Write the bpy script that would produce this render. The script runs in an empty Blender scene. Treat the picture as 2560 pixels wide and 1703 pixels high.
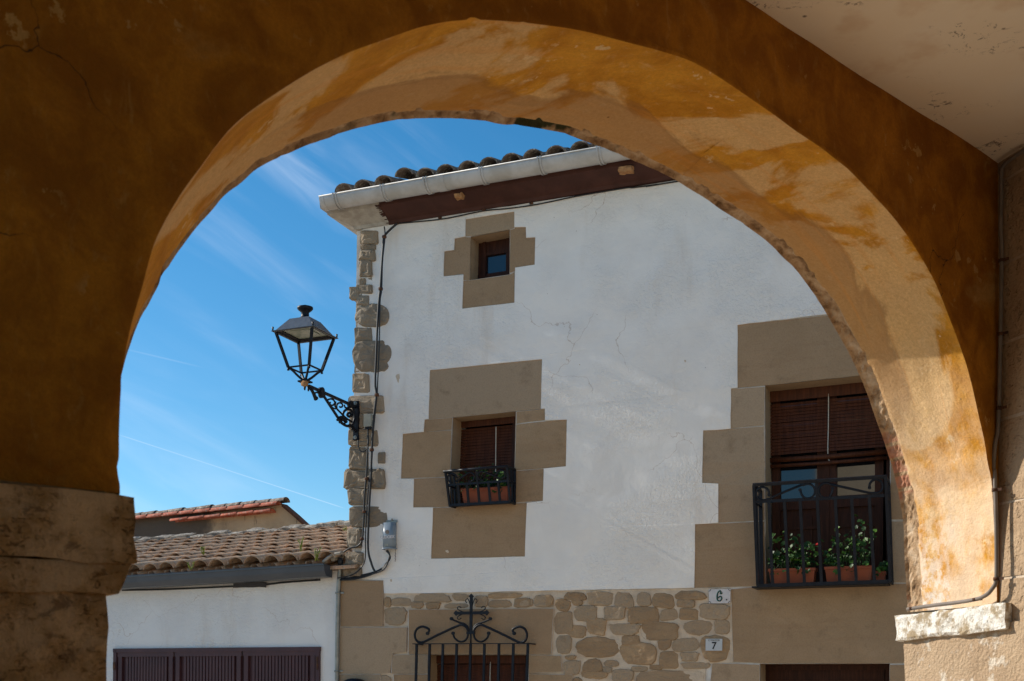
import bpy, bmesh, math, random
from mathutils import Vector, Matrix, noise
from mathutils.geometry import tessellate_polygon
R = math.radians
random.seed(7)
C = bpy.context.scene.collection
SC = bpy.context.scene
# ------------------------------------------------------------------ camera
FPX, CX, HZ, EYE = 3000.0, 1280.0, 1700.0, 1.6      # focal length, centre and horizon of the photograph in its own pixels
cam = bpy.data.cameras.new('camera'); camo = bpy.data.objects.new('camera', cam); C.objects.link(camo)
camo.location = (0, 0, EYE); camo.rotation_euler = (R(90), 0, 0)
cam.sensor_width = 36; cam.lens = FPX / 2560 * 36; cam.shift_y = (HZ - 851.5) / 2560
cam.clip_start = .05; cam.clip_end = 3000
cam.dof.use_dof = True; cam.dof.focus_distance = 13.0; cam.dof.aperture_fstop = 9.0
SC.camera = camo
# ------------------------------------------------------------------ light
SUN_AZ, SUN_EL = 68.7, 30.0            # degrees left of straight ahead, degrees up
sdir = Vector((-math.sin(R(SUN_AZ)) * math.cos(R(SUN_EL)), math.cos(R(SUN_AZ)) * math.cos(R(SUN_EL)), math.sin(R(SUN_EL))))
sl = bpy.data.lights.new('sun', 'SUN'); so = bpy.data.objects.new('sun', sl); C.objects.link(so)
sl.energy = 4.8; sl.angle = R(.53); sl.color = (1, .93, .82)
so.rotation_euler = sdir.to_track_quat('Z', 'Y').to_euler(); so.location = (-6, 0, 9)
SC.view_settings.view_transform = 'Standard'; SC.view_settings.look = 'None'
SC.view_settings.exposure = 0.14; SC.view_settings.gamma = 1
W = bpy.data.worlds.new('World'); SC.world = W; W.use_nodes = True
SKY_STRENGTH = .128
def build_world():
    nt = W.node_tree; N = nt.nodes; L = nt.links; N.clear()
    out = N.new('ShaderNodeOutputWorld'); bg = N.new('ShaderNodeBackground')
    sky = N.new('ShaderNodeTexSky'); sky.sky_type = 'NISHITA'; sky.sun_disc = False
    sky.sun_elevation = R(SUN_EL); sky.sun_rotation = R(-SUN_AZ)
    sky.air_density = 1.0; sky.dust_density = .25; sky.ozone_density = 3.0; sky.altitude = 500
    hs = N.new('ShaderNodeHueSaturation'); hs.inputs['Hue'].default_value = .491; hs.inputs['Saturation'].default_value = 1.32; hs.inputs['Value'].default_value = 1.0
    L.new(sky.outputs[0], hs.inputs['Color'])
    tc = N.new('ShaderNodeTexCoord')
    def math_(op, a, b=None):
        m = N.new('ShaderNodeMath'); m.operation = op
        for k, v in enumerate((a, b)):
            if v is None: continue
            if isinstance(v, (int, float)): m.inputs[k].default_value = v
            else: L.new(v, m.inputs[k])
        return m.outputs[0]
    def mr(v, a, b, c=0., d=1.):
        m = N.new('ShaderNodeMapRange'); m.interpolation_type = 'SMOOTHSTEP'
        L.new(v, m.inputs[0]); 
        for k, x in zip((1, 2, 3, 4), (a, b, c, d)): m.inputs[k].default_value = x
        return m.outputs[0]
    def dirv(px, py): return Vector(((px - CX) / FPX, 1, (HZ - py) / FPX)).normalized()
    def dot(v):
        d = N.new('ShaderNodeVectorMath'); d.operation = 'DOT_PRODUCT'; L.new(tc.outputs['Generated'], d.inputs[0]); d.inputs[1].default_value = v
        return d.outputs['Value']
    # streaky high cloud: noise stretched along one compass direction, in soft patches of the sky
    rot = N.new('ShaderNodeMapping'); rot.vector_type = 'POINT'
    rot.inputs['Rotation'].default_value = (0, R(-31), 0); rot.inputs['Scale'].default_value = (1.5, 9, 16)
    mp0 = N.new('ShaderNodeMapping'); mp0.inputs['Rotation'].default_value = (0, R(-30), 0); L.new(tc.outputs['Generated'], mp0.inputs[0])
    mp = N.new('ShaderNodeMapping'); mp.inputs['Scale'].default_value = (3.0, 4, 17); L.new(mp0.outputs[0], mp.inputs[0])
    ns = N.new('ShaderNodeTexNoise'); ns.inputs['Scale'].default_value = 1.6; ns.inputs['Detail'].default_value = 5; ns.inputs['Roughness'].default_value = .55; ns.inputs['Distortion'].default_value = .5
    L.new(mp.outputs[0], ns.inputs['Vector'])
    wisp = mr(ns.outputs[0], .38, .95)
    total = None
    patches = [((765, 400), .010, .9, 9), ((860, 400), .008, .7, 6), ((700, 650), .012, .85, 8), ((560, 560), .006, .35, 6), ((420, 1125), .012, .4, 3), ((900, 420), .01, .8, 5)]
    for (p, r, a, k) in patches:
        c = dirv(*p)
        m = math_('MULTIPLY', mr(dot(c), 1 - r * .5, 1.0), a)
        total = m if total is None else math_('MAXIMUM', total, m)
    base = math_('MULTIPLY', wisp, math_('ADD', math_('MULTIPLY', total, .34), .03))
    # two vapour trails: great circles through two directions, cut off at their ends
    for (a, b, w, s) in (((300, 1088), (852, 1268), .00038, .20), ((322, 875), (470, 910), .0006, .10)):
        A, B = dirv(*a), dirv(*b); n = A.cross(B).normalized(); mid = (A + B).normalized()
        dist = math_('ABSOLUTE', dot(n)); line = mr(dist, w * .3, w * 1.6, 1., 0.)
        cut = mr(dot(mid), mid.dot(B) - .0006, mid.dot(B) + .0006)
        base = math_('MAXIMUM', base, math_('MULTIPLY', math_('MULTIPLY', line, cut), s))
    mx = N.new('ShaderNodeMix'); mx.data_type = 'RGBA'
    L.new(base, mx.inputs[0]); L.new(hs.outputs[0], mx.inputs[6]); mx.inputs[7].default_value = (8.2, 8.6, 9.4, 1)
    L.new(mx.outputs[2], bg.inputs[0]); bg.inputs[1].default_value = SKY_STRENGTH
    L.new(bg.outputs[0], out.inputs[0])
build_world()
# ------------------------------------------------------------------ material kit
class NM:
    def __init__(s, name, rough=.9, spec=.25, metal=0.):
        s.m = bpy.data.materials.new(name); s.m.use_nodes = True; s.nt = s.m.node_tree; s.N = s.nt.nodes; s.L = s.nt.links
        s.p = s.N['Principled BSDF']; s.p.inputs['Roughness'].default_value = rough
        s.p.inputs['Specular IOR Level'].default_value = spec; s.p.inputs['Metallic'].default_value = metal
        s.tc = s.N.new('ShaderNodeTexCoord'); s.geo = s.N.new('ShaderNodeNewGeometry')
    def set(s, sock, v):
        if isinstance(v, (int, float)): sock.default_value = v
        elif isinstance(v, (tuple, list)): sock.default_value = tuple(v) + ((1,) if len(v) == 3 and sock.type == 'RGBA' else ())
        else: s.L.new(v, sock)
    def vec(s, scale=(1, 1, 1), rot=(0, 0, 0), uv=False, loc=(0, 0, 0)):
        mp = s.N.new('ShaderNodeMapping'); mp.inputs['Scale'].default_value = scale; mp.inputs['Rotation'].default_value = rot; mp.inputs['Location'].default_value = loc
        s.L.new(s.tc.outputs['UV'] if uv else s.tc.outputs['Object'], mp.inputs[0]); return mp.outputs[0]
    def noise(s, scale, detail=4, rough=.55, dist=0, vec=None):
        n = s.N.new('ShaderNodeTexNoise'); n.inputs['Scale'].default_value = scale; n.inputs['Detail'].default_value = detail
        n.inputs['Roughness'].default_value = rough; n.inputs['Distortion'].default_value = dist
        s.L.new(vec if vec is not None else s.tc.outputs['Object'], n.inputs['Vector']); return n.outputs[0]
    def vor(s, scale, feature='F1', vec=None, rand=1):
        n = s.N.new('ShaderNodeTexVoronoi'); n.feature = feature; n.inputs['Scale'].default_value = scale; n.inputs['Randomness'].default_value = rand
        s.L.new(vec if vec is not None else s.tc.outputs['Object'], n.inputs['Vector']); return n.outputs['Distance']
    def mr(s, v, a, b, c=0., d=1., smooth=True):
        m = s.N.new('ShaderNodeMapRange'); m.interpolation_type = 'SMOOTHSTEP' if smooth else 'LINEAR'
        s.set(m.inputs[0], v)
        for k, x in zip((1, 2, 3, 4), (a, b, c, d)): m.inputs[k].default_value = x
        return m.outputs[0]
    def math(s, op, a, b=0.):
        m = s.N.new('ShaderNodeMath'); m.operation = op; s.set(m.inputs[0], a); s.set(m.inputs[1], b); return m.outputs[0]
    def mix(s, f, a, b, mode='MIX'):
        m = s.N.new('ShaderNodeMix'); m.data_type = 'RGBA'; m.blend_type = mode
        s.set(m.inputs[0], f); s.set(m.inputs[6], a); s.set(m.inputs[7], b); return m.outputs[2]
    def ramp(s, f, stops):
        r = s.N.new('ShaderNodeValToRGB'); s.set(r.inputs[0], f); e = r.color_ramp.elements
        while len(e) < len(stops): e.new(.5)
        for k, (p, c) in enumerate(stops): e[k].position = p; e[k].color = tuple(c) + (1,)
        return r.outputs[0]
    def bump(s, h, strength=.4, dist=.01, prev=None):
        b = s.N.new('ShaderNodeBump'); b.inputs['Strength'].default_value = strength; b.inputs['Distance'].default_value = dist
        s.L.new(h, b.inputs['Height'])
        if prev is not None: s.L.new(prev, b.inputs['Normal'])
        return b.outputs[0]
    def attr(s, name):
        a = s.N.new('ShaderNodeAttribute'); a.attribute_name = name; return a.outputs['Fac']
    def sep(s, v):
        a = s.N.new('ShaderNodeSeparateXYZ'); s.L.new(v, a.inputs[0]); return a.outputs
    def done(s, col, nrm=None, rough=None):
        s.set(s.p.inputs['Base Color'], col)
        if nrm is not None: s.L.new(nrm, s.p.inputs['Normal'])
        if rough is not None: s.set(s.p.inputs['Roughness'], rough)
        return s.m
def simple(name, c1, c2, scale=8, rough=.8, spec=.3, metal=0, bs=.2, bd=.004, bscale=None):
    k = NM(name, rough, spec, metal); f = k.mr(k.noise(scale, 6, .6), .35, .65)
    return k.done(k.mix(f, c1, c2), k.bump(k.noise(bscale or scale * 6, 5, .6), bs, bd))
def mat_ochre(name, deep, mid, pale, palef=(.55, .72), sc=1.6, uv=False, cracks=1.):
    k = NM(name, .88, .2)
    big = k.noise(sc, 6, .58, .9); mid_n = k.noise(sc * 3.6, 7, .62, .5); streak = k.noise(sc * 2.2, 6, .6, .3, k.vec((1, 1, .28), (0, .35, 0)))
    c = k.mix(k.mr(mid_n, .35, .68), deep, mid)
    c = k.mix(k.math('MULTIPLY', k.mr(streak, .48, .72), .35), c, [x * .62 for x in mid])
    c = k.mix(k.math('MULTIPLY', k.mr(big, *palef), .75), c, pale)
    chips = k.mr(k.noise(sc * 9, 5, .6), .60, .625)
    c = k.mix(k.math('MULTIPLY', chips, k.mr(k.noise(sc * 2.4, 3), .5, .62)), c, pale)
    dark = k.mr(k.vor(sc * 5.3), .02, .06, 1, 0)
    c = k.mix(k.math('MULTIPLY', dark, k.mr(k.noise(sc * 3, 2), .6, .66)), c, (.05, .03, .015))
    g = k.mr(k.noise(75, 6, .75), .3, .7); c = k.mix(k.math('MULTIPLY', g, .34), c, [x * .35 for x in mid])
    g2 = k.mr(k.noise(24, 6, .7, .8, k.vec((1, 1, .4), (0, .5, 0))), .56, .72); c = k.mix(k.math('MULTIPLY', g2, .28), c, pale)
    crv = k.N.new('ShaderNodeVectorMath'); crv.operation = 'ADD'
    ns = k.N.new('ShaderNodeTexNoise'); ns.inputs['Scale'].default_value = 5; ns.inputs['Detail'].default_value = 5; k.L.new(k.tc.outputs['Object'], ns.inputs['Vector'])
    scl = k.N.new('ShaderNodeVectorMath'); scl.operation = 'SCALE'; scl.inputs[3].default_value = .35; k.L.new(ns.outputs['Color'], scl.inputs[0])
    k.L.new(k.tc.outputs['Object'], crv.inputs[0]); k.L.new(scl.outputs[0], crv.inputs[1])
    crack = k.math('MULTIPLY', k.mr(k.vor(1.1, 'DISTANCE_TO_EDGE', crv.outputs[0]), .0006, .0028, 1, 0), k.mr(k.noise(.9, 2), .56, .62))
    crack = k.math('MULTIPLY', crack, cracks); c = k.mix(crack, c, (.04, .022, .01))
    g3 = k.mr(k.noise(190, 4, .8), .35, .7); c = k.mix(k.math('MULTIPLY', g3, .22), c, [x * .3 for x in mid])
    h = k.math('ADD', k.math('MULTIPLY', k.noise(sc * 3, 5, .5), 2.0), k.math('ADD', k.math('MULTIPLY', k.noise(55, 6, .75), .5), k.math('MULTIPLY', crack, -.35)))
    return k, c, k.bump(h, .75, .018)
def fin(t): return t[0].done(t[1], t[2])
MAT = {}
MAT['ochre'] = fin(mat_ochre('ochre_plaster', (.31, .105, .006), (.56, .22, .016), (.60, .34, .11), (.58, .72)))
# soffit: same ochre wash, more worn, with water stains that run along the outer rim (uv: u metres along the arch, v 0..1 inner to outer)
def mat_soffit():
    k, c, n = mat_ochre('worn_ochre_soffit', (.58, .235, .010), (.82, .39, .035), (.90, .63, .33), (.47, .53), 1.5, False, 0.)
    uv = k.sep(k.vec(uv=True)); st = k.noise(1.0, 6, .6, .6, k.vec((1.3, 2.2, 1), uv=True))
    edge = k.math('ADD', uv[1], k.math('MULTIPLY', k.math('SUBTRACT', st, .5), .9))
    band = k.mr(edge, .56, .66); rim = k.mr(edge, .60, .68, 1, 0)
    along = k.mr(uv[0], .9, 1.7); off = k.mr(uv[0], 5.0, 5.4, 1, 0)
    f = k.math('MULTIPLY', band, k.math('MULTIPLY', along, off))
    c = k.mix(k.math('MULTIPLY', f, .55), c, (.36, .17, .055))
    dk = k.math('MULTIPLY', k.math('MULTIPLY', band, rim), k.math('MULTIPLY', along, off))
    c = k.mix(k.math('MULTIPLY', dk, .42), c, (.12, .05, .02))
    s2 = k.mr(k.noise(1.1, 4, .5, 1.2, k.vec((.8, 9, 1), uv=True)), .5, .75)
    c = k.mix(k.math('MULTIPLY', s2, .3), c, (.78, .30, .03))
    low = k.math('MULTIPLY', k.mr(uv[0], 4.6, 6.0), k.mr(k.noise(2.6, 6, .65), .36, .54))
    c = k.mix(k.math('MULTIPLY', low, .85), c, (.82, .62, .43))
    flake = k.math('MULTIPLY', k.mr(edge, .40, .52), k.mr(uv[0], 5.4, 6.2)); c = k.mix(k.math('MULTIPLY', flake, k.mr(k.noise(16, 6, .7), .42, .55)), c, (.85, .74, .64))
    return k.done(c, n)
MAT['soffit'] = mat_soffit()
def mat_rim():
    k = NM('crumbling_masonry', .95, .15); uv = k.sep(k.vec(uv=True))
    f = k.noise(14, 7, .65, .3)
    c = k.ramp(f, [(.25, (.06, .035, .02)), (.38, (.28, .17, .09)), (.50, (.50, .33, .19)), (.68, (.66, .50, .34))])
    rows = k.math('FRACT', k.math('MULTIPLY', uv[0], 13.))
    brick = k.math('MULTIPLY', k.math('MULTIPLY', k.mr(rows, .08, .16), k.mr(rows, .84, .92, 1, 0)), k.mr(k.noise(2.6, 4, .6), .50, .60))
    brick = k.math('MULTIPLY', brick, k.mr(uv[0], 5.0, 5.3))
    c = k.mix(k.math('MULTIPLY', brick, .75), c, k.mix(k.noise(30, 4), (.50, .13, .06), (.55, .32, .22)))
    moss = k.math('MULTIPLY', k.mr(k.noise(5, 4), .52, .6), k.math('MULTIPLY', k.mr(uv[0], 1.4, 1.9), k.mr(uv[0], 2.6, 3.1, 1, 0)))
    c = k.mix(moss, c, (.05, .05, .02))
    return k.done(c, k.bump(k.noise(26, 8, .7), 1., .02))
MAT['rim'] = mat_rim()
def mat_whitewash():
    k = NM('whitewashed_ceiling', .9, .2)
    c = k.mix(k.mr(k.noise(1.4, 5), .35, .7), (.88, .75, .58), (.90, .80, .66))
    c = k.mix(k.math('MULTIPLY', k.mr(k.noise(3.2, 4), .55, .68), .5), c, (.70, .50, .33))
    web = k.math('MULTIPLY', k.mr(k.noise(9, 9, .78, 3.0), .565, .60), k.mr(k.noise(2.6, 3), .50, .58))
    c = k.mix(k.math('MULTIPLY', web, .8), c, (.12, .07, .04))
    sp = k.math('MULTIPLY', k.mr(k.vor(9.), .03, .10, 1, 0), k.mr(k.noise(22, 3), .5, .56))
    c = k.mix(k.math('MULTIPLY', sp, .85), c, (.09, .05, .03))
    return k.done(c, k.bump(k.noise(4, 5), .5, .012))
MAT['ceiling'] = mat_whitewash()
def mat_white(name, base, alt, rgh=.55, lump=.035):
    k = NM(name, rgh, .35)
    big = k.noise(.9, 4, .5)
    c = k.mix(k.mr(k.noise(1.7, 5, .6), .35, .7), base, alt)
    c = k.mix(k.math('MULTIPLY', k.mr(k.noise(1.3, 5, .65, 0, k.vec((1.6, 1.6, .3))), .54, .80), .5), c, (.62, .50, .39))
    crv = k.N.new('ShaderNodeVectorMath'); crv.operation = 'ADD'
    ns = k.N.new('ShaderNodeTexNoise'); ns.inputs['Scale'].default_value = 2.5; ns.inputs['Detail'].default_value = 6; k.L.new(k.tc.outputs['Object'], ns.inputs['Vector'])
    scl = k.N.new('ShaderNodeVectorMath'); scl.operation = 'SCALE'; scl.inputs[3].default_value = .55; k.L.new(ns.outputs['Color'], scl.inputs[0])
    k.L.new(k.tc.outputs['Object'], crv.inputs[0]); k.L.new(scl.outputs[0], crv.inputs[1])
    crack = k.math('MULTIPLY', k.mr(k.vor(.95, 'DISTANCE_TO_EDGE', crv.outputs[0]), .001, .0045, 1, 0), k.mr(k.noise(.8, 3), .48, .58))
    c = k.mix(k.math('MULTIPLY', crack, .55), c, (.46, .33, .24))
    sp = k.math('MULTIPLY', k.mr(k.vor(7.), .015, .05, 1, 0), k.mr(k.noise(12, 2), .56, .6))
    c = k.mix(k.math('MULTIPLY', sp, .8), c, (.2, .13, .09))
    dirt = k.mr(k.noise(45, 5, .75), .66, .74)
    c = k.mix(k.math('MULTIPLY', dirt, .3), c, (.3, .24, .2))
    lumps = k.mr(big, .40, .62)
    h = k.math('ADD', k.math('MULTIPLY', k.noise(2.1, 3, .5), lump / .004), k.math('ADD', k.math('MULTIPLY', k.math('MULTIPLY', k.noise(30, 5, .65, .6), lumps), 4.5), k.math('MULTIPLY', k.noise(60, 3), .25)))
    return k.done(c, k.bump(h, .9, .0045))
MAT['white'] = mat_white('white_lime_plaster', (.88, .835, .775), (.82, .77, .71))
MAT['white_side'] = mat_white('white_painted_render', (.82, .80, .77), (.76, .735, .71), .6, .004)
def mat_sand(name, a, b, c3, vary=True, bs=.5, sc=2.2):
    k = NM(name, .9, .2)
    f = k.mr(k.noise(sc, 6, .6, .4), .3, .7); c = k.mix(f, a, b)
    bed = k.mr(k.noise(3, 5, .6, .5, k.vec((.6, .6, 5), (.12, 0, 0))), .45, .7); c = k.mix(k.math('MULTIPLY', bed, .45), c, c3)
    if vary:
        v = k.attr('vary'); c = k.mix(k.mr(v, 0, .5, 0, .6, False), c, c3); c = k.mix(k.mr(v, .5, .75, 0, .6, False), c, (.47, .36, .25)); c = k.mix(k.mr(v, .75, 1, 0, .5, False), c, (.30, .225, .15))
    c = k.mix(k.math('MULTIPLY', k.mr(k.noise(70, 5, .8), .42, .72), .42), c, [x * .45 for x in a])
    c = k.mix(k.math('MULTIPLY', k.mr(k.noise(5, 6, .68), .54, .72), .42), c, [x * .45 for x in a])
    h = k.math('ADD', k.noise(38, 6, .7), k.math('MULTIPLY', k.noise(7, 4), 1.5))
    return k.done(c, k.bump(h, bs, .008))
MAT['sand'] = mat_sand('dressed_sandstone', (.415, .285, .172), (.355, .242, .142), (.33, .21, .12), True, .6)
MAT['rubble'] = mat_sand('rubble_stone', (.47, .32, .185), (.38, .25, .145), (.27, .175, .10), True, .9, 5)
MAT['quoin'] = mat_sand('weathered_quoin_stone', (.36, .29, .21), (.29, .235, .175), (.22, .17, .12), True, 1., 6)
MAT['pier'] = mat_sand('pier_sandstone', (.55, .38, .23), (.46, .31, .18), (.40, .25, .13), False, .9, 3)
def mat_lime_pier():
    k = NM('part_limewashed_pier', .92, .2)
    c = k.mix(k.mr(k.noise(4, 6, .6), .3, .7), (.50, .36, .23), (.42, .29, .18)); c = k.mix(k.math('MULTIPLY', k.mr(k.noise(8, 7, .7), .56, .64), .65), c, (.78, .70, .58))
    return k.done(c, k.bump(k.math('ADD', k.noise(22, 8, .75), k.noise(60, 3)), 1., .012))
MAT['pier'] = mat_lime_pier()
def mat_stained_pier():
    k = NM('stained_pier_stone', .92, .2)
    c = k.mix(k.mr(k.noise(7, 8, .68), .38, .62), (.96, .66, .36), (.62, .35, .13))
    c = k.mix(k.math('MULTIPLY', k.mr(k.noise(11, 8, .72, .5, k.vec((1, 1, 1.8))), .55, .66), .65), c, (.20, .10, .045))
    c = k.mix(k.math('MULTIPLY', k.mr(k.noise(3.3, 5, .6), .58, .7), .55), c, (.62, .42, .20))
    pits = k.math('MULTIPLY', k.mr(k.noise(34, 7, .75, .8, k.vec((1, 1, 1.7))), .54, .62), k.mr(k.noise(7, 5, .6), .44, .56)); c = k.mix(k.math('MULTIPLY', pits, .6), c, (.14, .07, .03))
    return k.done(c, k.bump(k.math('ADD', k.math('ADD', k.noise(20, 8, .75), k.noise(6, 4)), k.math('MULTIPLY', pits, -.6)), 1., .04))
MAT['stained'] = mat_stained_pier()
def mat_lime_stone():
    k = NM('limewashed_stone', .92, .2)
    c = k.mix(k.mr(k.noise(13, 7, .7), .40, .56), (.42, .32, .20), (.88, .84, .76))
    c = k.mix(k.math('MULTIPLY', k.mr(k.noise(30, 5, .6), .6, .7), .6), c, (.25, .20, .13))
    return k.done(c, k.bump(k.noise(20, 8, .7), 1., .02))
MAT['lime'] = mat_lime_stone()
MAT['mortar'] = simple('lime_mortar', (.66, .54, .41), (.54, .43, .32), 9, .95, .1, 0, .8, .012, 30)
MAT['mortar_white'] = simple('white_mortar', (.74, .71, .67), (.58, .53, .47), 7, .95, .1, 0, .8, .012, 30)
MAT['cornice'] = simple('grey_cement_cornice', (.46, .43, .38), (.34, .31, .27), 9, .9, .2, 0, .6, .006)
MAT['brown_paint'] = simple('brown_painted_eaves', (.075, .028, .020), (.055, .020, .014), 5, .75, .3, 0, .4, .004)
MAT['gutter'] = simple('grey_enamel_gutter', (.52, .52, .52), (.40, .39, .37), 3.5, .38, .5, 0, .1, .002)
MAT['gutter_dark'] = simple('anthracite_gutter', (.055, .065, .080), (.07, .08, .095), 3, .3, .5, .0, .05, .001)
MAT['iron'] = simple('black_painted_iron', (.004, .005, .009), (.008, .011, .018), 20, .5, .25, 0, .4, .002, 60)
MAT['wood'] = NM('dark_varnished_wood', .42, .4)
def mat_wood(name, a, b):
    k = NM(name, .6, .2); g = k.noise(5, 6, .6, .6, k.vec((9, 9, .8)))
    return k.done(k.mix(k.mr(g, .3, .7), a, b), k.bump(g, .25, .002))
MAT['wood'] = mat_wood('dark_varnished_wood', (.060, .020, .010), (.028, .009, .005))
MAT['slat'] = mat_wood('brown_blind_slats', (.10, .032, .013), (.050, .016, .007))
MAT['shutter'] = simple('plum_brown_shutter_paint', (.080, .032, .036), (.062, .025, .030), 4, .5, .4, 0, .1, .001)
MAT['dark'] = simple('dark_room_interior', (.012, .008, .006), (.008, .006, .005), 3)
k = NM('window_glass', .04, .9); k.p.inputs['IOR'].default_value = 1.5; MAT['glass'] = k.done((.010, .012, .016))
def mat_tile(name, a, b, lich):
    k = NM(name, .92, .2); v = k.attr('vary')
    c = k.mix(v, a, b); c = k.mix(k.mr(k.noise(6, 5, .6), .35, .7), c, [x * .6 for x in a])
    c = k.mix(k.math('MULTIPLY', k.mr(k.noise(22, 6, .7), .50, .64), lich), c, (.50, .46, .38))
    c = k.mix(k.math('MULTIPLY', k.mr(k.noise(12, 5, .7), .56, .68), lich), c, (.05, .045, .04))
    c = k.mix(k.math('MULTIPLY', k.mr(k.noise(17, 4, .6), .66, .73), lich * .7), c, (.45, .32, .08))
    return k.done(c, k.bump(k.noise(40, 6, .7), .7, .006))
MAT['tile'] = mat_tile('weathered_clay_tile', (.56, .34, .21), (.44, .31, .21), .7)
MAT['tile_dark'] = mat_tile('dark_lichened_tile', (.24, .18, .145), (.16, .13, .11), .8)
MAT['tile_red'] = mat_tile('red_clay_coping', (.50, .13, .075), (.42, .15, .10), .4)
MAT['ridge'] = simple('grey_ridge_mortar', (.46, .41, .34), (.20, .17, .14), 9, .95, .1, 0, 1., .02, 25)
def mat_oldwall():
    k = NM('stained_beige_render', .95, .15); pos = k.sep(k.tc.outputs['Object'])
    c = k.mix(k.mr(k.noise(2.2, 5), .35, .7), (.56, .42, .26), (.46, .34, .21))
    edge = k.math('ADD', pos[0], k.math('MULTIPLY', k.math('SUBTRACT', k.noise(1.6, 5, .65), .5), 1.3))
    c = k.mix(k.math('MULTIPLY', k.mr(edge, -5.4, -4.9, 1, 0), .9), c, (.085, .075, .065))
    c = k.mix(k.math('MULTIPLY', k.mr(k.noise(4, 6, .7, 0, k.vec((2.5, 2.5, .5))), .58, .68), .7), c, (.10, .08, .06))
    return k.done(c, k.bump(k.noise(14, 7, .7), .8, .02))
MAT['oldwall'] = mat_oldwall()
MAT['terracotta'] = simple('terracotta_planter', (.34, .095, .045), (.27, .075, .038), 6, .75, .3, 0, .2, .002)
MAT['soil'] = simple('potting_soil', (.03, .02, .012), (.015, .01, .007), 30)
def mat_leaf():
    k = NM('geranium_leaf', .5, .35); v = k.attr('vary'); c = k.mix(v, (.012, .045, .008), (.10, .22, .022))
    k.p.inputs['Subsurface Weight'].default_value = 0
    return k.done(c, k.bump(k.noise(60, 3), .3, .003))
MAT['leaf'] = mat_leaf()
MAT['petal'] = simple('red_petal', (.55, .015, .01), (.4, .01, .01), 20, .6)
MAT['weed'] = simple('yellow_green_weed', (.22, .26, .03), (.12, .2, .03), 20, .7)
MAT['cable'] = simple('black_cable_sheath', (.012, .012, .014), (.02, .02, .022), 20, .5, .4)
MAT['cord'] = simple('pale_blind_cord', (.60, .57, .50), (.5, .47, .4), 20, .8)
MAT['conduit'] = simple('grey_brown_conduit', (.22, .18, .15), (.17, .14, .115), 9, .6, .3)
MAT['zinc'] = simple('zinc_pipe', (.30, .30, .28), (.22, .22, .2), 12, .4, .5, .5)
MAT['box_grey'] = simple('grey_enamelled_box', (.22, .27, .32), (.19, .24, .285), 8, .35, .5, 0, .1, .001)
MAT['box_pale'] = simple('pale_grey_plastic', (.42, .43, .37), (.36, .37, .32), 8, .5, .4)
MAT['rust'] = simple('rusty_iron', (.12, .05, .025), (.06, .03, .018), 20, .9)
MAT['nest'] = simple('dried_mud', (.50, .27, .12), (.36, .18, .08), 20, .95, .1, 0, 1, .01, 60)
MAT['lens'] = simple('frosted_lamp_lens', (.40, .44, .36), (.32, .36, .29), 5, .25, .6)
MAT['hood'] = simple('grey_black_lamp_hood', (.11, .118, .13), (.085, .09, .10), 12, .35, .6)
k = NM('glazed_tile', .18, .5); MAT['glaze'] = k.done(k.mix(k.mr(k.noise(18, 4), .35, .7), (.62, .58, .58), (.54, .50, .50)))
MAT['steel_plate'] = simple('brushed_plate', (.55, .57, .59), (.45, .47, .49), 4, .35, .5)
MAT['ink'] = simple('black_ink', (.008, .008, .012), (.012, .012, .016), 20, .6)
MAT['ink_green'] = simple('green_glaze', (.03, .20, .16), (.03, .15, .13), 20, .4)
MAT['paving'] = simple('dusty_street_paving', (.50, .42, .33), (.42, .35, .27), .9, .95, .1, 0, .6, .01, 20)
MAT['far_cream'] = simple('cream_render', (.60, .50, .36), (.52, .42, .29), .8, .95, .1)
# ------------------------------------------------------------------ geometry kit
def obj(name, bm, mat, parent=None, smooth=False, base=None):
    me = bpy.data.meshes.new(name)
    if base is not None: bmesh.ops.translate(bm, verts=bm.verts, vec=-Vector(base))
    bmesh.ops.recalc_face_normals(bm, faces=bm.faces)
    bm.to_mesh(me); bm.free()
    for m in (mat if isinstance(mat, (list, tuple)) else [mat]): me.materials.append(m)
    if smooth: me.polygons.foreach_set('use_smooth', [True] * len(me.polygons))
    o = bpy.data.objects.new(name, me); C.objects.link(o)
    if base is not None: o.location = base
    if parent is not None:
        o.parent = parent
        if base is not None:
            o.location = Vector(base) - world_loc(parent)
        else:
            o.location = -world_loc(parent)
    return o
def world_loc(o):
    v = Vector(o.location)
    while o.parent is not None: o = o.parent; v += Vector(o.location)
    return v
def tag(o, label=None, cat=None, group=None, kind=None):
    for a, b in (('label', label), ('category', cat), ('group', group), ('kind', kind)):
        if b: o[a] = b
    return o
def thing(name, loc, label, cat, group=None):
    o = bpy.data.objects.new(name, None); C.objects.link(o); o.location = loc; o.empty_display_size = .1
    return tag(o, label, cat, group)
def BM():
    bm = bmesh.new(); bm.faces.layers.float.new('vary') ; return bm
def setvary(bm, faces, v):
    l = bm.faces.layers.float.get('vary')
    for f in faces: f[l] = v
def new_bm(): return BM()
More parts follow.
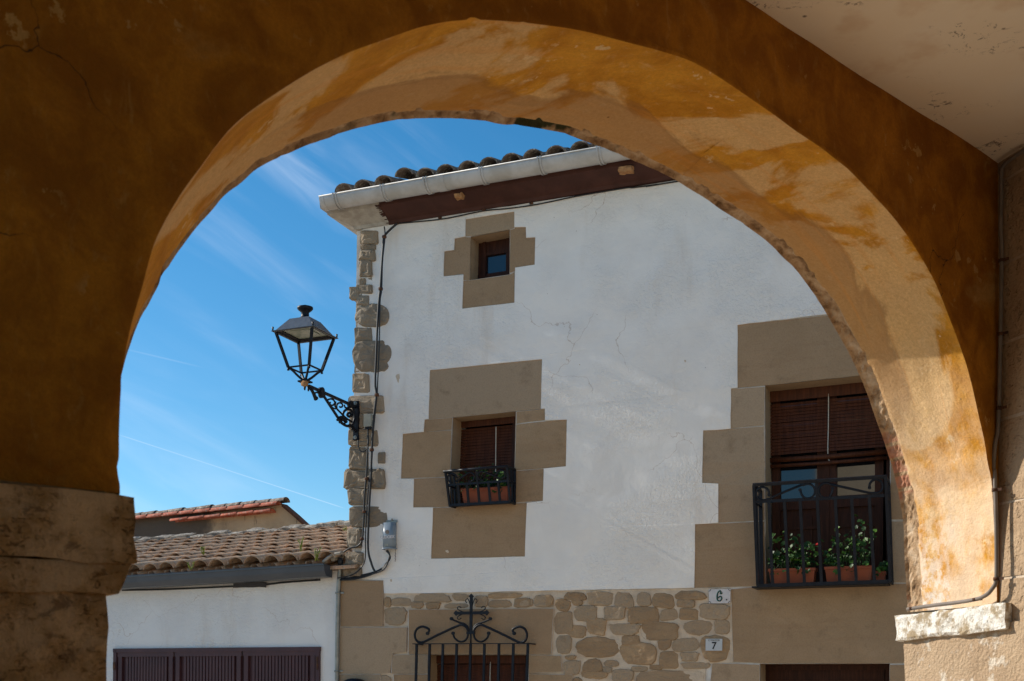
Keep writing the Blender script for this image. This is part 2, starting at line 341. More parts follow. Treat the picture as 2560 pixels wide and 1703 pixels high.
# rays and planes
def ray(p): return Vector(((p[0] - CX) / FPX, 1., (HZ - p[1]) / FPX))
EYEV = Vector((0, 0, EYE))
def hit(p, P, n):
    r = ray(p); return EYEV + r * ((P - EYEV).dot(n) / r.dot(n))
REG = {'A': (640, 280, .33942), 'B': (640, 720, .33942), 'C': (0, 1171, .33942), 'D': (640, 1171, .33942), 'E': (1280, 1171, .33942), 'G': (1760, 1171, .33942),
       'H': (0, 0, .38265), 'I': (860, 0, .38265), 'J': (1660, 0, .38265), 'K': (0, 600, .38265), 'L': (1660, 600, .38265), 'M': (860, 600, .38265),
       'N': (740, 940, .11482), 'P': (1090, 1140, .089286), 'Q': (900, 1280, .089286), 'S': (1740, 1450, .121212), 'X': (0, 0, 1.)}
def T(reg, *pts):
    x0, y0, s = REG[reg]; return [(x0 + x * s, y0 + y * s) for x, y in pts]
def prism(bm, loops, vec, back=False, vary=None):
    """loops: outer + holes, 3-D front loops; vec: from front to back"""
    tris = tessellate_polygon(loops); vs = [bm.verts.new(v) for lp in loops for v in lp]; fs = []
    for t in tris:
        try: fs.append(bm.faces.new([vs[i] for i in t]))
        except ValueError: pass
    k = 0
    bs = [bm.verts.new(v.co + vec) for v in vs]
    for lp in loops:
        n = len(lp)
        for i in range(n):
            a, b = k + i, k + (i + 1) % n
            fs.append(bm.faces.new([vs[a], bs[a], bs[b], vs[b]]))
        k += n
    if back:
        for t in tris:
            try: fs.append(bm.faces.new([bs[i] for i in reversed(t)]))
            except ValueError: pass
    if vary is not None: setvary(bm, fs, vary)
    return fs
def subdiv_loop(pts, step, jit, rnd, keep=True):
    out = []
    n = len(pts)
    for i in range(n):
        a, b = pts[i], pts[(i + 1) % n]; L = (b - a).length; m = max(1, int(L / step))
        e = (b - a).normalized() if L > 1e-6 else Vector((0, 0, 1))
        for j in range(m):
            p = a.lerp(b, j / m)
            out.append(p + Vector((rnd.uniform(-1, 1), rnd.uniform(-1, 1) * .4, rnd.uniform(-1, 1))) * (jit if j else jit * .4))
    return out
def chaikin(pts, n=1, closed=True):
    for _ in range(n):
        out = []; m = len(pts)
        rng = range(m) if closed else range(m - 1)
        if not closed: out.append(pts[0])
        for i in rng:
            a, b = pts[i], pts[(i + 1) % m]; out += [a.lerp(b, .25), a.lerp(b, .75)]
        if not closed: out.append(pts[-1])
        pts = out
    return pts
def catmull(pts, n=6):
    P = [pts[0]] + list(pts) + [pts[-1]]; out = []
    for i in range(1, len(P) - 2):
        for j in range(n):
            t = j / n; a, b, c, d = P[i - 1], P[i], P[i + 1], P[i + 2]
            out.append(.5 * ((2 * b) + (c - a) * t + (2 * a - 5 * b + 4 * c - d) * t * t + (3 * b - a - 3 * c + d) * t ** 3))
    out.append(Vector(pts[-1])); return out
def tube(bm, pts, r, seg=8, cap=True, r1=None):
    pts = [Vector(p) for p in pts]; n = len(pts)
    t0 = (pts[1] - pts[0]).normalized(); up = Vector((0, 0, 1)) if abs(t0.z) < .9 else Vector((1, 0, 0))
    nrm = t0.cross(up).normalized(); rings = []
    for i, p in enumerate(pts):
        t = (pts[min(i + 1, n - 1)] - pts[max(i - 1, 0)]).normalized()
        nrm = (nrm - t * nrm.dot(t)).normalized(); b = t.cross(nrm)
        rr = r if r1 is None else r + (r1 - r) * i / (n - 1)
        rings.append([bm.verts.new(p + (nrm * math.cos(2 * math.pi * k / seg) + b * math.sin(2 * math.pi * k / seg)) * rr) for k in range(seg)])
    for i in range(n - 1):
        for k in range(seg):
            f = bm.faces.new([rings[i][k], rings[i][(k + 1) % seg], rings[i + 1][(k + 1) % seg], rings[i + 1][k]]); f.smooth = True
    if cap: bm.faces.new(rings[0][::-1]); bm.faces.new(rings[-1])
def bar(bm, a, b, w, h, n):
    """rectangular bar a-b; h measured along n, w across"""
    a, b = Vector(a), Vector(b); t = (b - a).normalized(); s = t.cross(n).normalized(); m = s.cross(t).normalized()
    v = [bm.verts.new(p + s * (x * w / 2) + m * (y * h / 2)) for p in (a, b) for x, y in ((-1, -1), (1, -1), (1, 1), (-1, 1))]
    for q in ((0, 1, 2, 3), (7, 6, 5, 4), (0, 4, 5, 1), (1, 5, 6, 2), (2, 6, 7, 3), (3, 7, 4, 0)): bm.faces.new([v[i] for i in q])
def box8(bm, c, sub=1, amp=0., freq=4., seed=0, round_=0.):
    """c: 8 corners (4 bottom ccw, 4 top ccw); subdivided faces with noise"""
    c = [Vector(x) for x in c]; ctr = sum(c, Vector()) / 8; cache = {}
    def pt(u, v, w):
        a = c[0].lerp(c[1], u).lerp(c[3].lerp(c[2], u), v); b = c[4].lerp(c[5], u).lerp(c[7].lerp(c[6], u), v); p = a.lerp(b, w)
        if amp:
            q = p * freq + Vector((seed * 3.7, seed, 0)); e = sum(1 for x in (u, v, w) if x < .001 or x > .999)
            d = (noise.noise_vector(q) + noise.noise_vector(q * 3.1) * .5) * amp
            p = p + d
            if e >= 2 and round_: p = p + (ctr - p).normalized() * round_ * (1 + noise.noise(q * 2.3) * .9)
        return p
    def V(u, v, w):
        k = (round(u, 4), round(v, 4), round(w, 4))
        if k not in cache: cache[k] = bm.verts.new(pt(u, v, w))
        return cache[k]
    su, sv, sw = (sub, sub, sub) if isinstance(sub, int) else sub
    fs = []
    def grid(fn, n, m):
        for i in range(n):
            for j in range(m):
                fs.append(bm.faces.new([fn(i / n, j / m), fn((i + 1) / n, j / m), fn((i + 1) / n, (j + 1) / m), fn(i / n, (j + 1) / m)]))
    grid(lambda a, b: V(a, b, 0), su, sv); grid(lambda a, b: V(a, b, 1), su, sv)
    grid(lambda a, b: V(a, 0, b), su, sw); grid(lambda a, b: V(a, 1, b), su, sw)
    grid(lambda a, b: V(0, a, b), sv, sw); grid(lambda a, b: V(1, a, b), sv, sw)
    return fs
def stone(bm, poly, n, H, rnd, vary=None, bulge=.12):
    """rough hewn stone face from a 3-D polygon lying in a wall"""
    ctr = sum(poly, Vector()) / len(poly); fs = []; m = len(poly); rings = []; sd = rnd.uniform(0, 99)
    tilt = (poly[0] - ctr) * rnd.uniform(-.12, .12) + (poly[m // 4] - ctr) * rnd.uniform(-.12, .12)
    for s, h in ((1.02, -.03), (1.0, .0), (.975, H * .6), (.92, H * .92), (.78, H), (.6, H * (1 + bulge)), (.38, H * (1 + bulge)), (.18, H * (1 + bulge))):
        ring = []
        for p in poly:
            q = ctr + (p - ctr) * s; w = 0 if s > .99 else 1
            d = (noise.noise(q * 7 + Vector((sd, 0, 0))) * .9 + noise.noise(q * 19 + Vector((sd, 4, 0))) * .7 + noise.noise(q * 45 + Vector((sd, 9, 0))) * .4) * H * .6 * w
            e = Vector((noise.noise(q * 25 + Vector((sd, 1, 0))), 0, noise.noise(q * 25 + Vector((sd, 2, 5))))) * .008
            ring.append(bm.verts.new(q + e + n * (h + d + (q - ctr).dot(tilt) / max(1e-4, tilt.length) * .06 * w)))
        rings.append(ring)
    c = bm.verts.new(ctr + n * H * (1 + bulge))
    for a, b in zip(rings, rings[1:]):
        for i in range(m): fs.append(bm.faces.new([a[i], a[(i + 1) % m], b[(i + 1) % m], b[i]]))
    for i in range(m): fs.append(bm.faces.new([rings[-1][i], rings[-1][(i + 1) % m], c]))
    setvary(bm, fs, rnd.random() if vary is None else vary)
def blob_poly(x0, y0, x1, y1, rnd, p=3.2, n=18, jit=.05, warp=1.):
    cx, cy, a, b = (x0 + x1) / 2, (y0 + y1) / 2, (x1 - x0) / 2, (y1 - y0) / 2; out = []
    ex = p * rnd.uniform(.75, 1.3); sk = rnd.uniform(-.16, .16) * warp; tp = rnd.uniform(-.2, .2) * warp
    for i in range(n):
        t = 2 * math.pi * (i + rnd.uniform(-.25, .25)) / n; ct, st = math.cos(t), math.sin(t)
        x = a * math.copysign(abs(ct) ** (2 / ex), ct); y = b * math.copysign(abs(st) ** (2 / ex), st)
        k = 1 + rnd.uniform(-jit, jit * .6); x, y = x * k * (1 + tp * y / b), y * k + sk * x * b / a
        out.append((cx + x, cy + y))
    return out
# ================================================================== SETTING: street
bm = BM()
gx = [-400, -120, -40, -14, -9, -6, -3, 0, 3, 6, 9, 14, 40, 120, 400]; gy = [-400, -100, -30, -8, 0, 3, 5, 7, 9, 11, 13, 15, 18, 30, 100, 400]
def gz(y): return 0 if y < 4 else (-.4 if y > 11 else -.4 * (y - 4) / 7)
gv = [[bm.verts.new((x, y, gz(y))) for x in gx] for y in gy]
for j in range(len(gy) - 1):
    for i in range(len(gx) - 1): bm.faces.new([gv[j][i], gv[j][i + 1], gv[j + 1][i + 1], gv[j + 1][i]])
tag(obj('street', bm, MAT['paving']), kind='structure')
# ================================================================== MAIN HOUSE
u = Vector((.9265, -.3763, 0)).normalized(); nf = Vector((-.3763, -.9265, 0)).normalized(); Z = Vector((0, 0, 1))
FP = Vector(((1912 - CX) / FPX * 12.5, 12.5, 0))
def F(p, o=0.): return hit(p, FP + nf * o, nf)
def FL(pts, o=0.): return [F(p, o) for p in pts]
def az(p, o=0.):
    q = F(p, o) - FP; return q.dot(u), q.z
def fp(a, z, o=0.): return FP + u * a + Z * z + nf * o
a_corner = az((893, 560))[0]; a_low = az((872, 1400))[0]; a_right = 6.5; z_ground = -.45
HB = fp(a_corner, z_ground)
house = thing('village_house', HB, 'white plastered stone house with sandstone window surrounds and grey gutter, across the street', 'house')
def hpart(name, bm, mat, smooth=False, parent=None): return obj(name, bm, mat, parent or house, smooth)
def sm(bm): return bm
rnd = random.Random(3)
# openings in photo pixels
OP_S = T('A', (1582, 921), (1870, 868), (1868, 1198), (1575, 1241))
OP_M = [T('B', (1450, 955))[0], T('B', (1913, 908))[0], T('D', (1899, 256))[0], T('D', (1424, 284))[0]]
OP_B = [(1912.6, 964), (2226, 931), (2223, 1455), T('G', (455, 860))[0]]
OP_L = T('D', (1268, 1373), (2004, 1373)) + [(1320, 2080), (1070, 2080)]
OP_D = T('G', (413, 1440), (1368, 1436)) + [(2222, 2175), (1900, 2175)]
# solid wall behind everything, with real openings
def big(o): return [fp(a_low - .02, z_ground - .6, o), fp(a_right, z_ground - .6, o), fp(a_right, z_top, o), fp(a_corner, z_top, o)]
z_top = az(T('A', (970, 822))[0])[1] + .12
bm = BM(); prism(bm, [big(0)] + [FL(x) for x in (OP_S, OP_M, OP_B, OP_L, OP_D)], -nf * .38)
# closed shell: sides and back
for (a0, a1) in ((a_corner + .02, a_corner + .04), (a_right - .02, a_right)):
    box8(bm, [fp(a0, z_ground - .6, -.3), fp(a1, z_ground - .6, -.3), fp(a1, z_ground - .6, -7), fp(a0, z_ground - .6, -7), fp(a0, z_top, -.3), fp(a1, z_top, -.3), fp(a1, z_top, -7), fp(a0, z_top, -7)])
box8(bm, [fp(a_corner, z_ground - .6, -6.9), fp(a_right, z_ground - .6, -6.9), fp(a_right, z_ground - .6, -7), fp(a_corner, z_ground - .6, -7)] + [fp(a_corner, z_top, -6.9), fp(a_right, z_top, -6.9), fp(a_right, z_top, -7), fp(a_corner, z_top, -7)])
hpart('wall', bm, MAT['mortar_white'])
# --- white plaster skin
out_pl = T('A', (961, 824), (1700, 719), (2357, 618)) + [(1694, 452), (2300, 361), (3000, 250)] + [(3000, 1500)]
out_pl += [(2420, 1490), (2420, 1364), (2400, 1364), (2400, 1080), (2300, 1070), (2300, 770)]
out_pl += T('L', (1050, 487), (480, 555), (480, 965), (437, 970), (435, 1232), (255, 1245), (249, 1568)) + T('E', (1400, 108), (1518, 112), (1518, 400), (1348, 409), (1341, 880)) 
out_pl += T('E', (600, 893), (0, 905)) + T('D', (1500, 915), (943, 922), (938, 824), (640, 812)) + T('D', (705, 735), (760, 700), (800, 470)) + T('D', (730, 600),(730,450))
LEFT = T('B', (700, 1567), (700, 1165), (720, 790), (735, 600), (745, 300), (760, 60)) + T('A', (772, 1280), (778, 1100), (775, 890), (782, 868))
out_pl = out_pl[:-2] + LEFT
hole_s = T('A', (1543, 790), (1903, 733), (1903, 848), (1988, 846), (1990, 926), (2057, 922), (2053, 1125), (1908, 1147), (1903, 1405), (1518, 1450), (1527, 1198), (1380, 1212), (1386, 1026), (1458, 1016), (1463, 932), (1541, 917))
hole_m = T('B', (1280, 605), (2107, 524), (2098, 890), (2127, 888), (2129, 975), (2289, 969), (2282, 1314), (2120, 1330)) + T('D', (2113, 240), (1995, 254), (1980, 650), (1289, 666), (1303, 288), (1156, 288), (1163, 78)) + T('B', (1067, 1404), (1080, 1075), (1233, 1060), (1240, 968), (1270, 965))
bm = BM()
outer = subdiv_loop(FL(out_pl, .022), .12, .004, rnd)
prism(bm, [outer, subdiv_loop(FL(hole_s, .022), .14, .002, rnd), subdiv_loop(FL(hole_m, .022), .14, .002, rnd)], -nf * .02)
hpart('plaster_coat', bm, MAT['white'])
# --- dressed sandstone blocks
def blocks(bm, polys, o=.012, gap=.006):
    for reg, pts in polys:
        q = FL(T(reg, *pts), o); c = sum(q, Vector()) / len(q)
        q = [v + (c - v).normalized() * gap for v in q]
        prism(bm, [subdiv_loop(q, .15, .0015, rnd)], -nf * (o - .003), vary=rnd.random())
def mat_blocks(name, polys, parent=None, **kw):
    pt = BM(); o_ = kw.get('o', .012)
    for reg, pts in polys: prism(pt, [FL(T(reg, *pts), o_ - .005)], -nf * .003)
    hpart('pointing', pt, MAT['mortar_white'], parent=parent)
    bm = BM(); blocks(bm, polys, **kw); return hpart(name, bm, MAT['sand'], parent=parent)
def lines_z(*p): return p
S_BL = [('A', [(1540, 788), (1905, 730), (1905, 856), (1872, 866), (1582, 918), (1538, 918)]),
        ('A', [(1461, 930), (1540, 918), (1582, 919), (1575, 1240), (1560, 1243), (1526, 1240), (1526, 1196), (1378, 1214), (1384, 1024), (1456, 1014)]),
        ('A', [(1870, 866), (1905, 856), (1905, 846), (1990, 844), (1991, 924), (2059, 920), (2055, 1127), (1908, 1149), (1907, 1176), (1868, 1186)]),
        ('A', [(1526, 1243), (1575, 1240), (1868, 1198), (1907, 1180), (1905, 1407), (1516, 1452)])]
M_BL = [('B', [(1278, 603), (2109, 522), (2100, 892), (1915, 908), (1450, 954), (1268, 967)]),
        ('B', [(1238, 970), (1449, 955), (1441, 1043), (1235, 1063)]), ('B', [(1915, 912), (2129, 890), (2130, 972), (1916, 999)]),
        ('B', [(1078, 1073), (1440, 1046), (1432, 1391), (1065, 1406)]), ('B', [(1914, 1004), (2130, 978), (2291, 967), (2284, 1316), (2118, 1332), (1904, 1346)]),
        ('D', [(1161, 74), (1424, 64), (1424, 284), (1154, 290)]), ('D', [(1904, 18), (2120, 1), (2115, 242), (1900, 254)]),
        ('D', [(1301, 290), (1424, 287), (1899, 259), (1997, 252), (1982, 652), (1287, 668)])]
B_BL = [('X', [(1842, 812), (2302, 765), (2302, 925), (2226, 931), (1912, 964), (1842, 970)]),
        ('L', [(435, 972), (659, 956), (655, 1210), (433, 1234)]), ('L', [(253, 1243), (654, 1216), (660, 1597), (249, 1612)]),
        ('E', [(1398, -40), (1866, -55), (1860, 94), (1398, 111)]), ('E', [(1516, 113), (1862, 99), (1862, 384), (1516, 402)]), ('E', [(1346, 411), (1862, 389), (1872, 868), (1339, 884)]),
        ('X', [(2226, 931), (2302, 925), (2302, 1075), (2226, 1078)]), ('X', [(2226, 1080), (2402, 1070), (2402, 1298), (2226, 1300)]), ('X', [(2225, 1303), (2402, 1301), (2420, 1456), (2225, 1457)]),
        ('X', [(1826.5, 1473), (1905, 1465), (2224, 1459), (2420, 1458), (2420, 1655), (2224, 1659), (1900, 1659), (1832, 1655)]),
        ('X', [(1780, 1658), (1830, 1658), (1900, 1661), (1898, 1800), (1765, 1800)]), ('X', [(1765, 1803), (1898, 1803), (1898, 2000), (1765, 2000)]),
        ('X', [(2224, 1661), (2350, 1661), (2350, 1850), (2222, 1850)]), ('X', [(1765, 2003), (1898, 2003), (1898, 2170), (1765, 2170)]), ('X', [(2222, 1853), (2350, 1853), (2350, 2170), (2222, 2170)])]
L_BL = [('D', [(1120, 1040), (2192, 1034), (2176, 1369), (1120, 1369)]), ('D', [(1003, 1374), (1265, 1374), (1268, 1512), (994, 1512)]), ('D', [(2006, 1374), (2246, 1379), (2254, 1500), (2006, 1510)]),
        ('D', [(1010, 1517), (1268, 1517), (1268, 1700), (1020, 1700)]), ('D', [(2006, 1515), (2330, 1520), (2330, 1690), (2006, 1690)]), ('D', [(1000, 1706), (1268, 1706), (1268, 2000), (1000, 2000)]), ('D', [(2006, 1695), (2260, 1695), (2260, 2000), (2006, 2000)])]
Q_BL = [('D', [(620, 828), (938, 824), (934, 1165), (620, 1167)]), ('D', [(618, 1172), (1113, 1169), (1106, 1352), (1010, 1362), (986, 1510), (612, 1514)]), ('D', [(610, 1519), (916, 1517), (918, 1700), (606, 1700)]),
        ('D', [(606, 1705), (1000, 1705), (996, 1990), (600, 1990)]), ('D', [(600, 1995), (900, 1995), (900, 2350), (600, 2350)])]
def reveal(bm, op, depth, o=.010):
    q = FL(op, o); t = [v - nf * depth for v in q]
    k = .003
    for i in range(len(q)):
        j = (i + 1) % len(q); c = sum(q, Vector()) / len(q)
        a, b = q[i], q[j]; n = ((b - a).cross(nf)).normalized()
        if n.dot(c - a) < 0: n = -n
        vs = [bm.verts.new(x + n * k) for x in (a, b, t[j], t[i])]; bm.faces.new(vs)
        vs2 = [bm.verts.new(x - n * .03) for x in (a, b, t[j], t[i])]
# windows: thing > window part > sub-parts
def win_root(name, op, w, depth, mat, label=None, frame_w=.055):
    """the window part is its own outer frame"""
    q = FL(op, -depth); c = sum(q, Vector()) / len(q)
    bm = BM(); inn = [v + ((c - v).normalized()) * frame_w * 1.35 for v in q]
    prism(bm, [[v - (c - v) * 0.02 for v in q], inn], -nf * .06, back=True)
    o = hpart(name, bm, mat)
    if label: o['label'] = label
    bm = BM(); prism(bm, [[v - nf * (.6 - depth) for v in q]], nf * .3); obj('interior', bm, MAT['dark'], o)
    return o, q, inn
def sub(name, bm, mat, parent, smooth=False): return obj(name, bm, mat, parent, smooth)
# small attic window
wS, qS, iS = win_root('window', OP_S, 0, .20, MAT['wood'], 'small square attic window', .05)
mat_blocks('stone_surround', S_BL, wS); bm = BM(); reveal(bm, OP_S, .22); sub('reveal', bm, MAT['sand'], wS)
bm = BM(); prism(bm, [[v - nf * .03 for v in qS]], -nf * .01); sub('pane', bm, MAT['glass'], wS)
bm = BM(); mx = qS[0].lerp(qS[1], .36), qS[3].lerp(qS[2], .36); bar(bm, mx[0] - nf * .01, mx[1] - nf * .01, .04, .04, nf)
tx = qS[0].lerp(qS[3], .46), qS[1].lerp(qS[2], .46); bar(bm, tx[0].lerp(tx[1], .36) - nf * .012, tx[1] - nf * .012, .035, .03, nf)
prism(bm, [[(x - nf * .012) for x in (mx[0], qS[1], tx[1], tx[0].lerp(tx[1], .36))]], -nf * .01)
prism(bm, [[(x - nf * .014) for x in (qS[0], mx[0], mx[1], qS[3])]], -nf * .01)
sub('sash', bm, MAT['wood'], wS)
# middle window
wM, qM, iM = win_root('window', OP_M, 0, .22, MAT['wood'], 'window with lowered brown blind behind a small iron basket', .045)
mat_blocks('stone_surround', M_BL, wM); bm = BM(); reveal(bm, OP_M, .24); sub('reveal', bm, MAT['sand'], wM)
def blind(q, parent, z0=0., z1=1., pitch=.032, o=.02, board=.12, sag=.0, roll=False):
    bm = BM(); bd = BM()
    H = (q[3] - q[0]).length; n = int((z1 - z0) * H / pitch)
    r = random.Random(5)
    for i in range(n):
        t = z0 + (i + .5) * pitch / H
        a = q[0].lerp(q[3], t) - nf * o; b = q[1].lerp(q[2], t) - nf * o
        a, b = a.lerp(b, .03), a.lerp(b, .97)
        a = a + Z * r.uniform(-.002, .002)
        fn = (nf * .82 + Z * -.45).normalized()
        bar(bm, a, b, .0325, .004, nf.lerp(Z, .22).normalized())
    sub('blind', bm, MAT['slat'], parent)
    bh = BM(); a = q[0].lerp(q[3], z0 * .5) - nf * (o - .012); b = q[1].lerp(q[2], z0 * .5) - nf * (o - .012); bar(bh, a.lerp(b, .02), a.lerp(b, .98), z0 * H * .8, .02, nf)
    if roll:
        for k, rr in ((0, .028), (1, .02)):
            a = q[0].lerp(q[3], z1 + .02 + .03 * k) - nf * (o - .02); b = q[1].lerp(q[2], z1 + .02 + .03 * k) - nf * (o - .02); tube(bh, [a.lerp(b, .02), a.lerp(b, .5) - Z * .006, a.lerp(b, .98)], rr, 8)
    sub('blind_headboard', bh, MAT['slat'], parent)
blind(qM, wM, .14, 1.0, .0335)
bm = BM(); tube(bm, catmull([F(p, -.19) for p in T('B', (1768, 1022), (1767, 1150), (1766, 1250), (1765, 1370))], 4), .006, 6); sub('pull_cord', bm, MAT['cord'], wM)
# balcony french window
wB, qB, iB = win_root('balcony_door', OP_B, 0, .30, MAT['wood'], 'glazed balcony door with half-lowered blind', .05)
mat_blocks('stone_surround', B_BL[:6] + B_BL[6:9], wB); bm = BM(); reveal(bm, OP_B, .32); sub('reveal', bm, MAT['sand'], wB)
def qs(q, s, t, o=0.): return q[0].lerp(q[1], s).lerp(q[3].lerp(q[2], s), t) - nf * o
bm = BM()
for s0, s1 in ((.05, .49), (.51, .95)):   # two leaves: stiles, rails, lower panels
    for s in (s0 + .035, s1 - .035): bar(bm, qs(qB, s, .03, .05), qs(qB, s, .99, .05), .085, .045, nf)
    for t, w in ((.05, .1), (.60, .12), (.965, .14), (.72, .03)): bar(bm, qs(qB, s0, t, .052), qs(qB, s1, t, .052), w, .04, nf)
    prism(bm, [[qs(qB, s0 + .05, .62, .065), qs(qB, s1 - .05, .62, .065), qs(qB, s1 - .05, .95, .065), qs(qB, s0 + .05, .95, .065)]], -nf * .02)
    prism(bm, [[qs(qB, s0 + .11, .66, .05), qs(qB, s1 - .11, .66, .05), qs(qB, s1 - .11, .91, .05), qs(qB, s0 + .11, .91, .05)]], -nf * .02)
bar(bm, qs(qB, .5, .03, .035), qs(qB, .5, .99, .035), .05, .03, nf)
sub('door_leaves', bm, MAT['wood'], wB)
for s0, s1 in ((.09, .45), (.55, .91)):
    bm = BM(); prism(bm, [[qs(qB, s0, .04, .07), qs(qB, s1, .04, .07), qs(qB, s1, .60, .07), qs(qB, s0, .60, .07)]], -nf * .01); sub('pane', bm, MAT['glass'], wB)
blind(qB, wB, .10, .36, .034, -.012, roll=True)
bm = BM(); tube(bm, catmull([F(p, -.27) for p in T('L', (1075, 1005), (1074, 1200), (1071, 1400), (1086, 1456))], 5), .005, 6); sub('pull_cord', bm, MAT['cord'], wB)
# lower window with grille
wL, qL, iL = win_root('window', OP_L, 0, .2, MAT['wood'], 'ground floor window behind a cross-topped iron grille', .05)
mat_blocks('stone_surround', L_BL, wL, o=.03); bm = BM(); reveal(bm, OP_L, .26, .028); sub('reveal', bm, MAT['sand'], wL)
blind(qL, wL, .055, .9, .033, .01)
bm = BM(); tube(bm, [F(p, -.17) for p in T('D', (1727, 1425), (1722, 1620), (1720, 1800))], .006, 6); sub('pull_cord', bm, MAT['cord'], wL)
# street door
wD, qD, iD = win_root('door', OP_D, 0, .28, MAT['wood'], 'dark wooden street door', .06)
mat_blocks('stone_surround', B_BL[9:], wD); bm = BM(); reveal(bm, OP_D, .3); sub('reveal', bm, MAT['sand'], wD)
bm = BM(); prism(bm, [[qs(qD, .04, .03, .03), qs(qD, .96, .03, .03), qs(qD, .96, .99, .03), qs(qD, .04, .99, .03)]], -nf * .04)
for s0, s1 in ((.10, .47), (.53, .90)):
    for t0, t1 in ((.08, .24), (.28, .60), (.64, .94)):
        lp = [qs(qD, s0, t0, .02), qs(qD, s1, t0, .02), qs(qD, s1, t1, .02), qs(qD, s0, t1, .02)]; c = sum(lp, Vector()) / 4
        prism(bm, [lp, [v.lerp(c, .22) + Z * 0 for v in lp]], -nf * .012); prism(bm, [[v.lerp(c, .34) + nf * .003 for v in lp]], -nf * .012)
sub('door_panel', bm, MAT['wood'], wD)
# corner dressed blocks + rubble + rough quoins
mat_blocks('corner_blocks', Q_BL, o=.034)
bm = BM(); rub_back = T('D', (612, 1160), (612, 824), (943, 830), (943, 923)) + T('E', (0, 906), (1341, 884), (1610, 884), (1628, 1430), (1425, 1440)) + [(1768, 2180), (840, 2180)]
prism(bm, [subdiv_loop(FL(rub_back, .010), .2, .002, rnd), [v + nf * .010 for v in FL(OP_L)]], -nf * .009)
hpart('mortar_bed', bm, MAT['mortar'])
EB = [(390,915,545,970),(560,910,740,1010),(757,915,897,1030),(922,912,1022,1012),(1035,920,1192,1027),(1205,903,1425,965),(1215,968,1350,1022),(15,955,148,1020),(165,933,305,1018),(320,963,430,1050),(440,972,520,1008),(460,1013,628,1125),(678,1018,833,1115),(848,1020,1083,1145),(1090,1037,1217,1118),(1230,1035,1370,1113),(1383,1000,1605,1115),(318,1055,445,1220),(402,1155,545,1243),(552,1100,693,1225),(720,1145,942,1227),(953,1135,1225,1265),(1270,1120,1475,1228),(1490,1115,1605,1220),(327,1232,438,1365),(472,1243,797,1397),(810,1230,940,1300),(797,1275,1065,1450),(1077,1262,1170,1338),(1182,1250,1378,1348),(1390,1230,1605,1425),(1085,1347,1225,1478),(1240,1355,1373,1420),(390,1378,470,1408),(385,1418,500,1523),(522,1405,660,1500),(678,1412,785,1463),(665,1463,738,1505),(508,1495,707,1548),(735,1480,895,1575),(880,1460,1000,1495),(1015,1450,1105,1482),(1252,1433,1455,1475),(908,1490,1420,1640),(435,1543,520,1640),(-60,920,75,950)]
DB = [(1160,925,1430,985),(1450,925,1560,975),(1710,920,1955,955),(947,950,995,1020),(1000,955,1143,1010),(1140,985,1235,1030),(1252,990,1358,1035),(1392,998,1560,1028),(1610,940,1708,1020),(1718,972,1880,1022),(1900,958,2030,1022),(2050,938,2190,1020),(945,1025,1107,1155),(918,1525,995,1600)]
bm = BM(); rr = random.Random(11)
gapE = 3
for reg, lst in (('E', EB), ('D', DB)):
    for (x0, y0, x1, y1) in lst:
        poly = blob_poly(x0 - gapE, y0 - gapE, x1 + gapE, y1 + gapE, rr, rr.choice((2.7, 3.4, 4.4)), 24, .07); q = [F(p, .012) for p in T(reg, *poly)]
        stone(bm, q, nf, rr.uniform(.008, .018), rr, bulge=.1)
y = 1560
while y < 2160:      # further courses below the photograph's edge
    h = rr.uniform(34, 60); x = 1420
    while x < 1740:
        w = rr.uniform(40, 110)
        if y > 1740 or x + w < 1560 and y > 1715:
            poly = blob_poly(x + 2, y + 2, x + w - 3, y + h - 3, rr, 4, 16, .04); stone(bm, [F(p, .012) for p in poly], nf, rr.uniform(.01, .02), rr)
        x += w
    y += h
hpart('rubble_masonry', bm, MAT['rubble'])
bm = BM()
QB = [('A', 770, 878, 905, 977), ('A', 778, 986, 885, 1020), ('A', 768, 1023, 882, 1100), ('A', 770, 1103, 860, 1217), ('A', 767, 1230, 812, 1282), ('A', 742, 1280, 862, 1336), ('A', 693, 1296, 760, 1380), ('A', 748, 1355, 836, 1426),
      ('B', 733, 120, 985, 290), ('B', 733, 298, 857, 392), ('B', 721, 390, 1008, 622), ('B', 715, 638, 838, 772), ('B', 678, 795, 947, 926), ('B', 690, 930, 800, 1040), ('B', 692, 1045, 905, 1167), ('B', 692, 1175, 832, 1337), ('B', 650, 1335, 957, 1480), ('B', 688, 1484, 832, 1600),
      ('D', 695, 283, 972, 432), ('D', 675, 448, 778, 582), ('D', 665, 618, 797, 712), ('D', 638, 733, 785, 795), ('B', 908, 1215, 955, 1292)]
